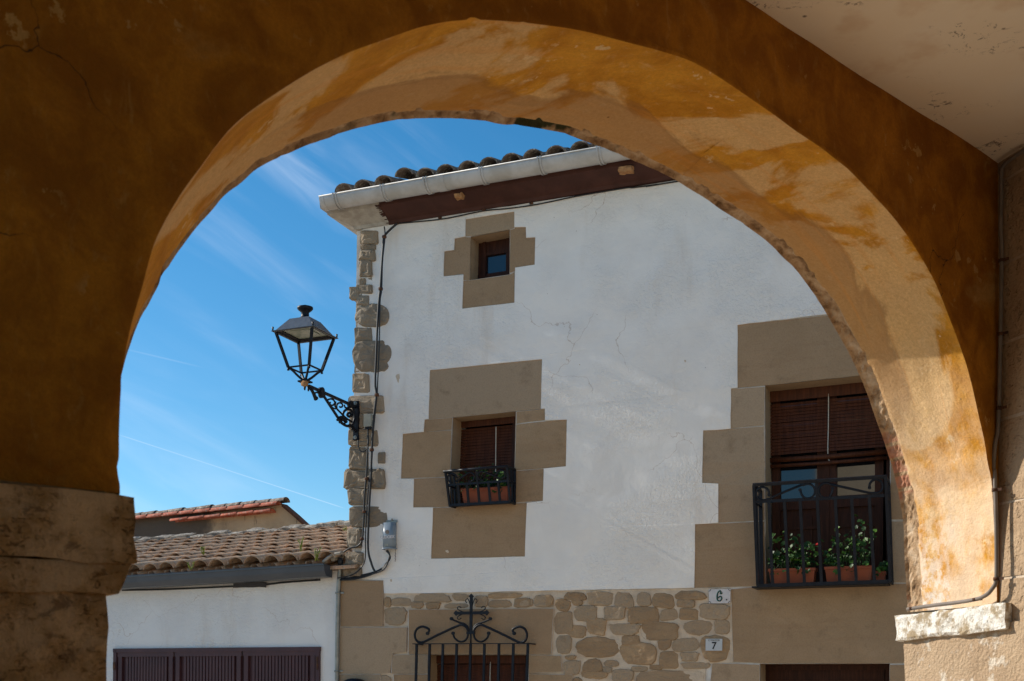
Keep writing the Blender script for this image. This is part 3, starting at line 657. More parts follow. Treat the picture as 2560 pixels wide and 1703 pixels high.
for (reg, x0, y0, x1, y1) in QB:
    poly = blob_poly(x0 - 3, y0 - 4, x1 + 3, y1 + 4, rr, 3. if x1 - x0 > 250 and y1 - y0 > 160 else 9., 30, .03, .25); hgt = rr.uniform(.028, .045) if x1 - x0 > 60 else .028
    stone(bm, [F(p, .012) for p in T(reg, *poly)], nf, hgt, rr, bulge=.22)
    if x0 < 800:   # the stone turns the corner: a rough block going back along the side wall
        (ax, ay), (bx, by) = T(reg, (x0 + 12, y0 + 8), (x0 + 95, y1 - 8)); p0 = F((ax, ay), .0); p1 = F((bx, by), .0)
        box8(bm, [fp(*(((p0 - FP).dot(u)), p1.z - 0)[0:1], p1.z, .02) if False else FP + u * (p0 - FP).dot(u) + Z * p1.z + nf * .02, FP + u * (p1 - FP).dot(u) + Z * p1.z + nf * .02, FP + u * (p1 - FP).dot(u) + Z * p1.z - nf * .35, FP + u * (p0 - FP).dot(u) + Z * p1.z - nf * .35,
                  FP + u * (p0 - FP).dot(u) + Z * p0.z + nf * .02, FP + u * (p1 - FP).dot(u) + Z * p0.z + nf * .02, FP + u * (p1 - FP).dot(u) + Z * p0.z - nf * .35, FP + u * (p0 - FP).dot(u) + Z * p0.z - nf * .35], (3, 4, 4), .012, 9, rr.random() * 9)
hpart('quoin_stones', bm, MAT['quoin'])
# broken plaster chips
for reg, x0, y0, x1, y1 in (('B', 1030, 612, 1060, 700), ('D', 1395, 600, 1420, 625), ('D', 985, 815, 1003, 835), ('M', 1535, 810, 1545, 822), ('L', 132, 784, 146, 798), ('M', 2222, 783, 2236, 797)):
    bm = BM(); stone(bm, [F(p, .0225) for p in T(reg, *blob_poly(x0, y0, x1, y1, rr, 2, 10, .2))], nf, .001, rr); hpart('plaster_chip', bm, MAT['mortar'])
# --- eaves cornice, swept round the corner
zE = az(T('A', (970, 824))[0], .02)[1]
prof = [(.0, -.02), (.035, -.015), (.05, .02), (.10, .045), (.20, .085), (.27, .115), (.275, .15), (.31, .16), (.33, .175), (.335, .24), (0, .24)]
def sweep(bm, prof, a0, a1, corner=True, back=3.5):
    rows = []
    for (o, z) in prof:
        row = [fp(a1, zE + z, o), fp((a0 - o) if corner else a0, zE + z, o)]
        if corner: row.append(fp(a0 - o, zE + z, -back))
        rows.append([bm.verts.new(v) for v in row])
    for i in range(len(rows)):
        j = (i + 1) % len(rows)
        for k in range(len(rows[0]) - 1): bm.faces.new([rows[i][k], rows[i][k + 1], rows[j][k + 1], rows[j][k]])
    bm.faces.new([r[0] for r in rows]); bm.faces.new([r[-1] for r in rows][::-1])
a_paint = az(T('A', (960, 800))[0], .1)[1 - 1]
bm = BM(); sweep(bm, prof, a_corner + .02, a_paint); hpart('cornice', bm, MAT['cornice'])
bm = BM(); sweep(bm, [(o + .003, z + (-.002 if o < .3 else .0)) for o, z in prof], a_paint, a_right, False); rz = random.Random(2)
for i in range(16):      # ragged brush edge of the brown paint
    o0 = rz.uniform(.02, .30); z0 = -.012 + o0 * .42; 
    a = fp(a_paint + .01, zE + z0 + rz.uniform(-.005, .01), o0 + .012); b = fp(a_paint - rz.uniform(.01, .055), zE + z0 + rz.uniform(-.005, .01), o0 + .012); bar(bm, a, b, .010, .003, nf)
hpart('painted_eaves', bm, MAT['brown_paint'])
# gutter
gl, gr = F(T('A', (463, 622))[0], .50), F(T('I', (1660, 961))[0], .50)
gd = (gr - gl).normalized(); gr2 = gl + gd * ((a_right + .3 - (gl - FP).dot(u)) / gd.dot(u))
RG = .122
def gut_prof(r): return [(math.cos(t), math.sin(t)) for t in [math.pi + math.pi * k / 12 for k in range(13)]]
def half_pipe(bm, a, b, r, th=.004, lip=True):
    d = (b - a).normalized(); side = nf
    pts = [(c * r, s * r) for c, s in gut_prof(r)] + [(c * (r - th), s * (r - th)) for c, s in reversed(gut_prof(r))]
    A = [bm.verts.new(a + side * (-x - r) + Z * y) for x, y in pts]; B = [bm.verts.new(b + side * (-x - r) + Z * y) for x, y in pts]
    n = len(pts)
    for i in range(n):
        f = bm.faces.new([A[i], A[(i + 1) % n], B[(i + 1) % n], B[i]]); f.smooth = i not in (12, n - 1)
    return A, B
# front edge of the gutter is at gl..gr; pipe centre lies RG behind it
bm = BM(); half_pipe(bm, gl, gr2, RG)
tube(bm, [gl, gr2], .0085, 8)
cen = gl - nf * RG
endc = [bm.verts.new(cen + nf * (-math.cos(t)) * RG + Z * math.sin(t) * RG) for t in [math.pi + math.pi * k / 12 for k in range(13)]]
bm.faces.new(endc)
gutter = hpart('gutter', bm, MAT['gutter'])
def gutter_band(px, reg, w, extra=.006, strap=True):
    p = T(reg, (px, 0))[0][0]
    # find t so that the point on the gutter line projects at this x
    lo, hi = 0., (gr2 - gl).length
    for _ in range(40):
        m = (lo + hi) / 2; q = gl + gd * m; X = CX + FPX * q.x / q.y
        if X < p: lo = m
        else: hi = m
    a = gl + gd * (lo - w / 2) + nf * 0; b = gl + gd * (lo + w / 2)
    bm = BM(); d = [(math.cos(t), math.sin(t)) for t in [math.pi * .97 + math.pi * 1.06 * k / 14 for k in range(15)]]
    c0, c1 = a - nf * RG, b - nf * RG; r = RG + extra
    va = [bm.verts.new(c0 + nf * (-x) * r + Z * y * r) for x, y in d]; vb = [bm.verts.new(c1 + nf * (-x) * r + Z * y * r) for x, y in d]
    vc = [bm.verts.new(c0 + nf * (-x) * (r - .008) + Z * y * (r - .008)) for x, y in d]; vd = [bm.verts.new(c1 + nf * (-x) * (r - .008) + Z * y * (r - .008)) for x, y in d]
    for i in range(14):
        for q1, q2 in ((va, vb), (vc, va), (vb, vd)): bm.faces.new([q1[i], q1[i + 1], q2[i + 1], q2[i]])
    if strap: bar(bm, (a + b) / 2 + Z * .006, (a + b) / 2 - nf * RG * 2 + Z * .012, w * .8, .004, Z)
    return bm
for px, reg in ((575, 'A'), (925, 'A'), (1240, 'A'), (1652, 'A'), (2082, 'A'), (1660, 'I'), (2160, 'I'), (2700, 'I')):
    sub('gutter_bracket', gutter_band(px - 8, reg, .018, .011), MAT['gutter'], gutter)
    sub('gutter_bracket', gutter_band(px + 12, reg, .016, .010), MAT['gutter'], gutter)
sub('gutter_joint', gutter_band(1345, 'A', .11, .005, False), MAT['gutter'], gutter)
sub('end_cap', gutter_band(488, 'A', .03, .005, False), MAT['gutter'], gutter)
# roof
def tile(bm, base, up, side, nrm, L, r0, r1, cover, rnd, seg=8, th=.014):
    """barrel tile: cover arches up, channel lies below. base: middle of the lower end"""
    ang = math.pi * .92; st = (math.pi - ang) / 2; fs = []; rings = []
    for (q, r) in ((0, r0), (1, r1)):
        row = []; row2 = []
        for k in range(seg + 1):
            t = st + ang * k / seg; x = math.cos(t); y = math.sin(t) * (1 if cover else -1)
            row.append(bm.verts.new(base + up * (L * q) + side * x * r + nrm * y * r * .82)); row2.append(bm.verts.new(base + up * (L * q) + side * x * (r - th) + nrm * y * (r - th) * .82))
        rings.append((row, row2))
    (a, ai), (b, bi) = rings
    for k in range(seg):
        f = bm.faces.new([a[k], a[k + 1], b[k + 1], b[k]]); f.smooth = True; fs.append(f)
        f = bm.faces.new([ai[k], ai[k + 1], bi[k + 1], bi[k]]); f.smooth = True; fs.append(f)
        fs.append(bm.faces.new([a[k], a[k + 1], ai[k + 1], ai[k]]))
    fs.append(bm.faces.new([a[0], ai[0], bi[0], b[0]])); fs.append(bm.faces.new([a[-1], ai[-1], bi[-1], b[-1]]))
    setvary(bm, fs, rnd.random())
sl_ = R(17); upv = (-nf * math.cos(sl_) + Z * math.sin(sl_)); nr = (nf * math.sin(sl_) + Z * math.cos(sl_))
bm = BM(); rt = random.Random(9); a0 = a_corner - .05
e0 = fp(a0, zE + .245, .40)
pitch = .262; ncol = int((a_right + .3 - a0) / pitch) + 1
for i in range(ncol):
    a = a0 + .10 + i * pitch
    for j in range(5):
        b = fp(a + rt.uniform(-.012, .012), zE + .232, .38) + upv * (j * .36 + rt.uniform(-.03, .012)) + nr * (.03 + rt.uniform(-.008, .008))
        tw = (upv + u * rt.uniform(-.03, .03)).normalized()
        if i == 3 and j == 0: b += nr * .045
        tile(bm, b + nr * .035, tw, u, nr, .46, .118, .096, True, rt)
        b = fp(a + pitch / 2, zE + .232, .36) + upv * (j * .36) + nr * .055
        tile(bm, b, upv, u, nr, .46, .09, .105, False, rt)
prism(bm, [[fp(a0 - .2, zE + .20, .30), fp(a_right + .3, zE + .20, .30), fp(a_right + .3, zE + .20, .30) + upv * 3.9, fp(a0 - .2, zE + .20, .30) + upv * 3.9]], Z * -.03 + nf * 0, back=True)
pk = fp(0, 0, .36) - FP + upv * 3.9; 
rr0 = [fp(a0, zE + .24, .36) + upv * 3.9, fp(a_right + .3, zE + .24, .36) + upv * 3.9]; dn = (-nf * math.cos(sl_) - Z * math.sin(sl_)) * 3.9
vs = [bm.verts.new(v) for v in (rr0[0], rr0[1], rr0[1] + dn, rr0[0] + dn)]; bm.faces.new(vs)
hpart('roof', bm, MAT['tile_dark'])
# balcony slab and railings (bars lean out at the top)
def oz(p, y0, y1, o0, o1):
    t = min(1, max(0, (p[1] - y0) / (y1 - y0))); return o0 + (o1 - o0) * t
def rail_pts(reg, pts, tb, o_top, o_bot):
    """tb: (top line, bottom line) each ((x,y),(x,y)) in reg"""
    q = []
    for p in pts:
        (ax, ay), (bx, by) = tb[0]; yt = ay + (by - ay) * (p[0] - ax) / (bx - ax); (ax, ay), (bx, by) = tb[1]; yb = ay + (by - ay) * (p[0] - ax) / (bx - ax)
        t = (p[1] - yt) / (yb - yt); q.append(F(T(reg, p)[0], o_top + (o_bot - o_top) * t))
    return q
TB = (((365, 128), (1340, 66)), ((395, 865), (1372, 832)))
def gp(*pts): return rail_pts('G', pts, TB, .42, .30)
bal = BM(); bar(bal, gp((360, 122))[0], gp((1345, 60))[0], .035, .028, Z.lerp(nf, .3)); tube(bal, [gp((358, 124))[0], gp((1347, 62))[0]], .017, 8)
railing = hpart('balcony_railing', bal, MAT['iron'])
bm = BM(); bar(bm, gp((382, 247))[0], gp((1330, 200))[0], .03, .012, nf); sub('middle_rail', bm, MAT['iron'], railing)
bm = BM(); bar(bm, gp((393, 865))[0], gp((1376, 832))[0], .034, .022, nf); sub('bottom_rail', bm, MAT['iron'], railing)
for (xa, ya, xb, yb) in ((478, 242, 505, 858), (592, 238, 622, 856), (708, 232, 740, 852), (828, 100, 866, 848), (967, 222, 1000, 845), (1087, 216, 1122, 840), (1216, 206, 1255, 836)):
    bm = BM(); bar(bm, gp((xa, ya))[0], gp((xb, yb))[0], .030, .014, nf); sub('baluster', bm, MAT['iron'], railing)
for (xa, ya, xb, yb) in ((367, 125, 396, 866), (1338, 65, 1372, 832)):
    bm = BM(); a, b = gp((xa, ya))[0], gp((xb, yb))[0]; bar(bm, a, b, .028, .028, nf); 
    aw, bw = a - nf * (.42 - .02), b - nf * (.30 - .02)
    bar(bm, a - nf * .01, aw, .02, .03, Z); bar(bm, b - nf * .01, bw, .02, .03, Z); bar(bm, a.lerp(b, .17), aw.lerp(bw, .17), .012, .02, Z)
    bar(bm, aw, bw, .022, .022, nf)
    for s in (.35, .68): bar(bm, a.lerp(aw, s), b.lerp(bw, s), .016, .012, nf)
    sub('side_panel', bm, MAT['iron'], railing)
def arc(cx, cy, r, t0, t1, n=14, sy=1.): return [(cx + r * math.cos(R(t0 + (t1 - t0) * k / n)), cy + r * sy * math.sin(R(t0 + (t1 - t0) * k / n))) for k in range(n + 1)]
def flat_strip(bm, pts, w, h=.008):
    for a, b in zip(pts, pts[1:]):
        d = (b - a).normalized() * .002; bar(bm, a - d, b + d, w * .5, w, nf)
for flip in (0, 1):
    bm = BM()
    if not flip:
        s1 = arc(432, 187, 48, 10, -180) + arc(432, 187, 48, 180, 80)[1:]; s1 += [(480, 225), (600, 170), (720, 122)]; s2 = arc(764, 166, 54, -130, 130)
        s2 = [(720, 122)] + arc(764, 168, 54, -125, 125); s2 += [(718, 190), (708, 160)]
    else:
        s1 = arc(1268, 133, 50, 170, 360) + arc(1268, 133, 50, 0, 100)[1:]; s1 += [(1220, 182), (1070, 148), (930, 118)]; s2 = [(930, 118)] + arc(900, 165, 56, -60, -300); s2 += [(945, 175), (948, 148)]
    for s in (s1, s2): tube(bm, gp(*s), .0125, 6)
    for e in (s1[0], s2[-1]): tube(bm, [gp(e)[0] - nf * .01, gp(e)[0] + nf * .01], .017, 8)
    sub('scrollwork', bm, MAT['iron'], railing)
bm = BM(); sb = [az(T('G', (392, 872))[0], 0)[0], az(T('G', (1372, 838))[0], 0)[0]]; zs = gp((393, 865))[0].z
box8(bm, [fp(sb[0], zs - .02, .30), fp(sb[1], zs - .02, .30), fp(sb[1], zs - .02, .01), fp(sb[0], zs - .02, .01), fp(sb[0], zs - .004, .30), fp(sb[1], zs - .004, .30), fp(sb[1], zs - .004, .01), fp(sb[0], zs - .004, .01)])
hpart('balcony_floor', bm, MAT['iron'])
# basket railing of the middle window
TBm = (((235, 440), (2000, 280)), ((360, 1400), (2060, 1290)))
def pp(*pts): return rail_pts('P', pts, TBm, .26, .17)
bm = BM(); tube(bm, [pp((215, 440))[0], pp((2010, 290))[0]], .017, 8)
basket = hpart('window_basket', bm, MAT['iron'])
bm = BM(); bar(bm, pp((340, 815))[0], pp((2010, 700))[0], .024, .01, nf); sub('middle_rail', bm, MAT['iron'], basket)
bm = BM(); bar(bm, pp((360, 1385))[0], pp((2070, 1285))[0], .03, .02, nf); sub('bottom_rail', bm, MAT['iron'], basket)
for (xa, ya, xb, yb) in ((615, 800, 665, 1370), (865, 780, 915, 1355), (1135, 420, 1215, 1340), (1465, 740, 1525, 1320), (1740, 720, 1795, 1300)):
    bm = BM(); bar(bm, pp((xa, ya))[0], pp((xb, yb))[0], .028, .012, nf); sub('baluster', bm, MAT['iron'], basket)
for (xa, ya, xb, yb) in ((265, 445, 385, 1390), (1990, 290, 2070, 1290)):
    bm = BM(); a, b = pp((xa, ya))[0], pp((xb, yb))[0]; bar(bm, a, b, .024, .022, nf); aw, bw = a - nf * .24, b - nf * .15
    bar(bm, a, aw, .02, .025, Z); bar(bm, b, bw, .02, .025, Z); bar(bm, a.lerp(b, .4), aw.lerp(bw, .4), .012, .018, Z); bar(bm, aw, bw, .02, .02, nf); bar(bm, a.lerp(aw, .5), b.lerp(bw, .5), .02, .01, nf)
    sub('side_panel', bm, MAT['iron'], basket)
for flip in (0, 1):
    bm = BM()
    if not flip: s1 = [(600, 620)] + arc(455, 620, 125, -30, -270) ; s2 = [(570, 720), (760, 580)] + arc(955, 590, 125, -130, 110)
    else: s1 = [(1650, 560)] + arc(1830, 515, 118, -160, 90); s2 = [(1800, 640), (1560, 530)] + arc(1290, 560, 125, -60, -290)
    for s in (s1, s2): tube(bm, pp(*s), .0105, 6)
    sub('scrollwork', bm, MAT['iron'], basket)
bm = BM(); a, b, c_, d_ = pp((360, 1385))[0], pp((2070, 1285))[0], 0, 0
box8(bm, [a, b, b - nf * .15, a - nf * .15, a + Z * .012, b + Z * .012, b - nf * .15 + Z * .012, a - nf * .15 + Z * .012]); sub('basket_floor', bm, MAT['iron'], basket)
# grille with cross
GO = .11
def dg(*pts): return [F(p, GO) for p in T('D', *pts)]
bm = BM(); bar(bm, dg((1158, 1293))[0], dg((2010, 1290))[0], .045, .010, Z); 
bar(bm, dg((2004, 1289))[0], F(T('D', (2056, 1296))[0], .03), .03, .012, Z); bar(bm, dg((1170, 1293))[0], F(T('D', (1230, 1300))[0], .03), .03, .012, Z)
grille = hpart('window_grille', bm, MAT['iron'])
for x0_, x1_ in ((1184, 1180), (1280, 1275), (1377, 1373), (1479, 1474), (1581, 1578), (1683, 1679), (1790, 1788), (1896, 1892), (2003, 1992)):
    bm = BM(); bar(bm, dg((x0_, 1293))[0], dg((x1_ - 14, 2090))[0], .027, .02, nf); sub('grille_bar', bm, MAT['iron'], grille)
bm = BM(); bar(bm, dg((1586, 945))[0], dg((1582, 1215))[0], .034, .014, nf); bar(bm, dg((1470, 1067))[0], dg((1705, 1063))[0], .034, .014, nf); tube(bm, dg((1582, 1200), (1582, 1290)), .010, 8)
for (x, y) in ((1586, 943), (1474, 1067), (1700, 1063)):
    q = dg((x - 18, y), (x, y - 20), (x + 18, y), (x, y + 20)); prism(bm, [[v + nf * .009 for v in q]], -nf * .018, back=True)
for (s, cx_, cy_) in ((1, 0, 0),):
    for sg in (-1, 1):
        tube(bm, dg(*[(1586 + sg * a_, b_) for a_, b_ in ((8, 1010), (18, 975), (26, 960), (40, 965), (42, 980), (34, 992))]), .006, 6)   # top arm
        for sy in (-1, 1):
            tube(bm, catmull(dg(*[(1586 + sg * a_, 1065 + sy * b_) for a_, b_ in ((60, 8), (78, 14), (100, 28), (102, 42), (88, 48), (74, 38))]), 3), .006, 6)
sub('cross', bm, MAT['iron'], grille)
for sg in (-1, 1):
    bm = BM(); m = lambda pts: dg(*[(1583 + sg * (x - 1583), y) for x, y in pts])
    left = [(1262, 1222), (1276, 1192), (1258, 1176), (1222, 1166), (1186, 1184), (1170, 1222), (1178, 1262), (1205, 1282), (1240, 1277), (1330, 1232), (1430, 1185), (1500, 1155), (1530, 1158), (1552, 1175), (1564, 1200)]
    tube(bm, catmull(m(left), 4), .0145, 8)
    tube(bm, catmull(m([(1440, 1108), (1455, 1118), (1500, 1136), (1535, 1146), (1560, 1170), (1566, 1205)]), 4), .0105, 8)
    tube(bm, catmull(m([(1452, 1215), (1462, 1248), (1495, 1275), (1530, 1274), (1555, 1250), (1563, 1212)]), 4), .0115, 8)
    for p in ((1264, 1216), (1440, 1108), (1452, 1215)):
        q = m([p])[0]; tube(bm, [q - nf * .01, q - nf * .005, q + nf * .006, q + nf * .012], .02, 10)
    sub('scrollwork', bm, MAT['iron'], grille)
bm = BM(); bar(bm, dg((1553, 1212))[0], dg((1612, 1210))[0], .03, .03, nf); sub('collar', bm, MAT['iron'], grille)
# ================================================================== planters
def planter(name, corners, label, group, flower=False, dens=150, seed=1, hmax=.24):
    """corners: top-left, top-right, bottom-right, bottom-left points on the front of the trough"""
    tl, tr, br, bl = corners; base = (bl + br) / 2; base.z = min(bl.z, br.z); d = -nf * .16
    t = thing(name, base, label, 'planter', group)
    bm = BM()
    box8(bm, [bl, br, br + d * .8, bl + d * .8, tl, tr, tr + d, tl + d])
    for a, b in ((tl, tr), (tl + d, tr + d)): bar(bm, a - Z * .012, b - Z * .012, .028, .014, nf)
    for a, b in ((tl, tl + d), (tr, tr + d)): bar(bm, a - Z * .012, b - Z * .012, .014, .028, Z)
    obj('trough', bm, MAT['terracotta'], t)
    bm = BM(); prism(bm, [[v + Z * .003 for v in (tl + d * .06, tr + d * .06, tr + d * .94, tl + d * .94)]], -Z * .02); obj('soil', bm, MAT['soil'], t)
    r = random.Random(seed); bm = BM(); st = BM(); W_ = (tr - tl).length
    for i in range(dens):
        s = r.random(); w = r.random(); root = tl.lerp(tr, .04 + .92 * s) + d * (.1 + .8 * w)
        hh = hmax * (.25 + 1.0 * r.random() ** 1.7) * (.75 + .9 * noise.noise(Vector((s * W_ * 7, w * 2, seed))))
        tip = root + Z * hh + nf * r.uniform(-.05, .07) + u * r.uniform(-.07, .07)
        if r.random() < .05: tip = root - d * .0 + nf * (.06 + w * .16) * 1. + Z * r.uniform(-.06, .03)
        if r.random() < .3: tube(st, [root, root.lerp(tip, .6) + u * r.uniform(-.02, .02), tip], .0025, 4, False)
        nn = (Z * r.uniform(.2, 1) + nf * r.uniform(-.1, 1.) + u * r.uniform(-.7, .7)).normalized(); a1 = nn.orthogonal().normalized(); a2 = nn.cross(a1)
        rad = r.uniform(.010, .034); c = bm.verts.new(tip - nn * rad * .25); k = 15; vs = []
        for q in range(k):
            tt = 2 * math.pi * q / k; rr_ = rad * (1 + .14 * math.sin(tt * 5)) * r.uniform(.9, 1.08)
            if q == 0: rr_ *= .35
            vs.append(bm.verts.new(tip + (a1 * math.cos(tt) + a2 * math.sin(tt)) * rr_ + nn * r.uniform(-.15, .15) * rad))
        v = r.random() ** 2.6; fs = [bm.faces.new([c, vs[q], vs[(q + 1) % k]]) for q in range(k)]; setvary(bm, fs, v)
    fo = obj('foliage', bm, MAT['leaf'], t, True); obj('stem', st, MAT['leaf'], fo, True)
    if flower is not False:
        bm = BM()
        for i in range(12):
            n = Vector((r.uniform(-1, 1), r.uniform(-1, 1), r.uniform(-1, 1))).normalized(); p = flower + n * .016; a1 = n.orthogonal().normalized(); a2 = n.cross(a1)
            bm.faces.new([bm.verts.new(p + (a1 * math.cos(q * 1.2566) + a2 * math.sin(q * 1.2566)) * .013) for q in range(5)])
        obj('flower', bm, MAT['petal'], t)
    return t
def at(reg, p, o): return F(T(reg, p)[0], o)
planter('planter', [at('G', (476, 742), .22), at('G', (816, 733), .22), at('G', (806, 840), .20), at('G', (492, 850), .20)], 'terracotta trough of geraniums with a red bloom, left one on the balcony', 'terracotta troughs on the balcony', at('G', (836, 563), .16), 210, 3, .30)
planter('planter', [at('G', (890, 727), .22), at('G', (1238, 717), .22), at('G', (1229, 825), .20), at('G', (904, 835), .20)], 'terracotta trough of green plants, right one on the balcony', 'terracotta troughs on the balcony', False, 190, 8, .34)
planter('planter', [at('P', (700, 925), .12), at('P', (1990, 860), .12), at('P', (2000, 1300), .11), at('P', (790, 1380), .11)], 'terracotta trough of leafy plants inside the small window basket', None, False, 120, 5, .24)
planter('planter', [at('G', (1262, 760), .14), at('G', (1330, 757), .14), at('G', (1328, 820), .13), at('G', (1268, 826), .13)], 'small dark leafy pot in the right corner of the balcony', None, False, 40, 12, .10)
# ================================================================== street lamp on its bracket
PL = az(T('N', (1345, 980))[0], .03)[0]
LP = FP + u * PL
def LB(p, side=0.): return hit(p, LP + u * side, u)          # the vertical plane of the bracket, square to the wall
lamp = thing('street_lamp', fp(PL, az(T('N', (1345, 1400))[0], .03)[1], .0), 'black iron four-sided wall lantern on a scrolled bracket at the house corner', 'street lamp')
zt, zb = az(T('N', (1345, 555))[0], .05)[1], az(T('N', (1345, 1405))[0], .05)[1]
bm = BM(); box8(bm, [fp(PL - .033, zb, .085), fp(PL + .033, zb, .085), fp(PL + .033, zb, .03), fp(PL - .033, zb, .03), fp(PL - .033, zt, .085), fp(PL + .033, zt, .085), fp(PL + .033, zt, .03), fp(PL - .033, zt, .03)])
wp = obj('wall_plate', bm, MAT['iron'], lamp)
for z_ in (zt - .03, zb + .03):
    bm = BM(); tube(bm, [fp(PL, z_, .08), fp(PL, z_, .10)], .022, 10); tube(bm, [fp(PL, z_, .10), fp(PL, z_, .112)], .011, 6); obj('bolt', bm, MAT['zinc'], wp)
def npt(*pts): return [LB(p) for p in T('N', *pts)]
def proj_scale(): return 13.6 / FPX
bm = BM(); A0, A1 = npt((1330, 690))[0], npt((270, 215))[0]; bar(bm, A0, A1, .028, .03, u); bar(bm, npt((600, 430))[0], npt((920, 920))[0], .022, .024, u)
for p in ((550, 330), (560, 400), (1185, 620)): q = npt(p)[0]; tube(bm, [q - u * .025, q + u * .025], .042, 10)
tube(bm, catmull(npt((920, 920), (960, 990), (1030, 1050), (1110, 1090), (1200, 1080), (1260, 1150), (1300, 1210)), 4), .017, 8)
tube(bm, catmull(npt((930, 930), (1000, 910), (1060, 960), (1090, 1010)), 4), .024, 8); tube(bm, catmull(npt((900, 960), (985, 900), (1000, 960), (950, 1010)), 3), .016, 8)
tube(bm, catmull(npt((280, 250), (340, 310), (380, 380), (410, 450), (430, 490)), 4), .015, 8, r1=.024); tube(bm, catmull(npt((400, 390), (440, 360), (500, 380), (520, 440)), 4), .010, 6)
tube(bm, npt((430, 485), (440, 500)), .028, 8); tube(bm, npt((190, 230), (190, 310)), .016, 8, r1=.008); tube(bm, npt((265, 250), (270, 335)), .012, 8, r1=.008)
bracket = obj('bracket', bm, MAT['iron'], lamp)
bm = BM()
def spiral(cx, cy, r0, r1, t0, t1, n=22): return [(cx + (r0 + (r1 - r0) * k / n) * math.cos(R(t0 + (t1 - t0) * k / n)), cy + (r0 + (r1 - r0) * k / n) * math.sin(R(t0 + (t1 - t0) * k / n))) for k in range(n + 1)]
tube(bm, npt(*([(690, 520)] + spiral(770, 590, 95, 25, -120, 210))), .011, 6)
tube(bm, npt(*([(860, 560), (850, 660)] + [(900, 730), (1000, 830), (1080, 910), (1150, 960), (1220, 1000)])), .012, 6)
tube(bm, npt(*spiral(965, 650, 85, 22, 150, 500)), .011, 6); tube(bm, npt(*spiral(1150, 830, 130, 30, -200, 190)), .015, 6); tube(bm, npt(*spiral(1160, 840, 45, 30, 0, 360)), .016, 6)
tube(bm, catmull(npt((1185, 650), (1250, 720), (1275, 850), (1270, 960), (1230, 1060)), 4), .014, 6); tube(bm, catmull(npt((1050, 630), (1075, 690), (1130, 690), (1180, 660)), 4), .011, 6)
tube(bm, catmull(npt((700, 600), (800, 690), (860, 720)), 4), .008, 6); tube(bm, catmull(npt((1180, 1090), (1230, 1130), (1220, 1170)), 3), .013, 6)
obj('scrollwork', bm, MAT['iron'], bracket)
# lantern: centre above the arm's end
SEAT = LB(T('B', (362, 690))[0]); oL = (SEAT - FP).dot(nf); 
def zB(yb): return EYE + (HZ - (720 + yb * .33942)) / FPX * SEAT.y
def lv(a, o, z): return Vector((SEAT.x, SEAT.y, 0)) + u * a + nf * o + Z * z
tilt = 0
zseat, zlow, zrim, zhood, zcap = zB(690), zB(597), zB(345), zB(240), zB(132)
hr, hl, ht = .242, .132, .122
def ring(h, z): return [lv(x * h, y * h, z) for x, y in ((-1, -1), (1, -1), (1, 1), (-1, 1))]
bm = BM()
rim, hood, low = ring(hr, zrim), ring(ht, zhood), ring(hl, zlow)
for i in range(4): bm.faces.new([bm.verts.new(v) for v in (rim[i], rim[(i + 1) % 4], hood[(i + 1) % 4], hood[i])])
bm.faces.new([bm.verts.new(v) for v in hood])
for i in range(4):
    a, b = rim[i], rim[(i + 1) % 4]; bar(bm, a, b, .012, .014, Z)
    ro = ring(hr + .02, zrim + .004); bm.faces.new([bm.verts.new(v) for v in (a + Z * .012, b + Z * .012, ro[(i + 1) % 4] - Z * .004, ro[i] - Z * .004)])
    bar(bm, ro[i] - Z * .004, ro[(i + 1) % 4] - Z * .004, .008, .006, Z)
lantern = obj('lamp_hood', bm, MAT['hood'], lamp)
bm = BM(); inner = ring(hr - .055, zrim + .012); prism(bm, [[v - Z * .0 for v in ring(hr - .006, zrim + .006)], inner], Z * .006); obj('hood_lining', bm, MAT['iron'], lantern)
bm = BM(); bm.faces.new([bm.verts.new(v) for v in ring(hr - .05, zrim + .022)]); prism(bm, [ring(.12, zrim + .014)], Z * .006); obj('lens', bm, MAT['lens'], lantern)
bm = BM()
prev = None; prof_c = [(.105, zhood - .012), (.107, zhood + .006), (.06, zhood + .022), (.045, zhood + .045), (.042, zhood + .085), (.075, zhood + .112), (.088, zhood + .128), (.086, zhood + .145), (.05, zhood + .156), (.022, zhood + .160), (.018, zhood + .168), (.002, zhood + .17)]
for (r_, z_) in prof_c:
    cur = [bm.verts.new(lv(r_ * math.cos(t * math.pi / 10), r_ * math.sin(t * math.pi / 10), z_)) for t in range(20)]
    if prev:
        for k in range(20): bm.faces.new([prev[k], prev[(k + 1) % 20], cur[(k + 1) % 20], cur[k]]).smooth = True
    prev = cur
obj('chimney_cap', bm, MAT['iron'], lantern)
bm = BM()
for i in range(4):
    bar(bm, rim[i] + (lv(0, 0, zrim) - rim[i]) * .06 - Z * .01, low[i], .027, .025, u)
    tube(bm, [low[i], low[i] - Z * .035], .010, 8, r1=.014); bar(bm, low[i], low[(i + 1) % 4], .014, .016, Z)
    c0 = lv(0, 0, zseat + .01); d = (low[i] - lv(0, 0, zlow)); tube(bm, catmull([low[i] * 1., low[i] * .5 + low[i] * .5 - d * .25 - Z * .03, lv(0, 0, zlow - .085) + d * .42, c0 + d * .1], 5), .0135, 8)
    a = rim[i] + (rim[i] - lv(0, 0, zrim)) * .04; tube(bm, [a - Z * .005, a + Z * .022, a + Z * .045], .008, 6, r1=.012)
tube(bm, [lv(0, 0, zseat), lv(0, 0, zseat + .04)], .035, 12, r1=.022); box8(bm, ring(.06, zseat - .01) + ring(.06, zseat + .006)); tube(bm, [lv(0, 0, zseat), npt((210, 230))[0]], .034, 10, r1=.030)
obj('lantern_frame', bm, MAT['iron'], lamp)
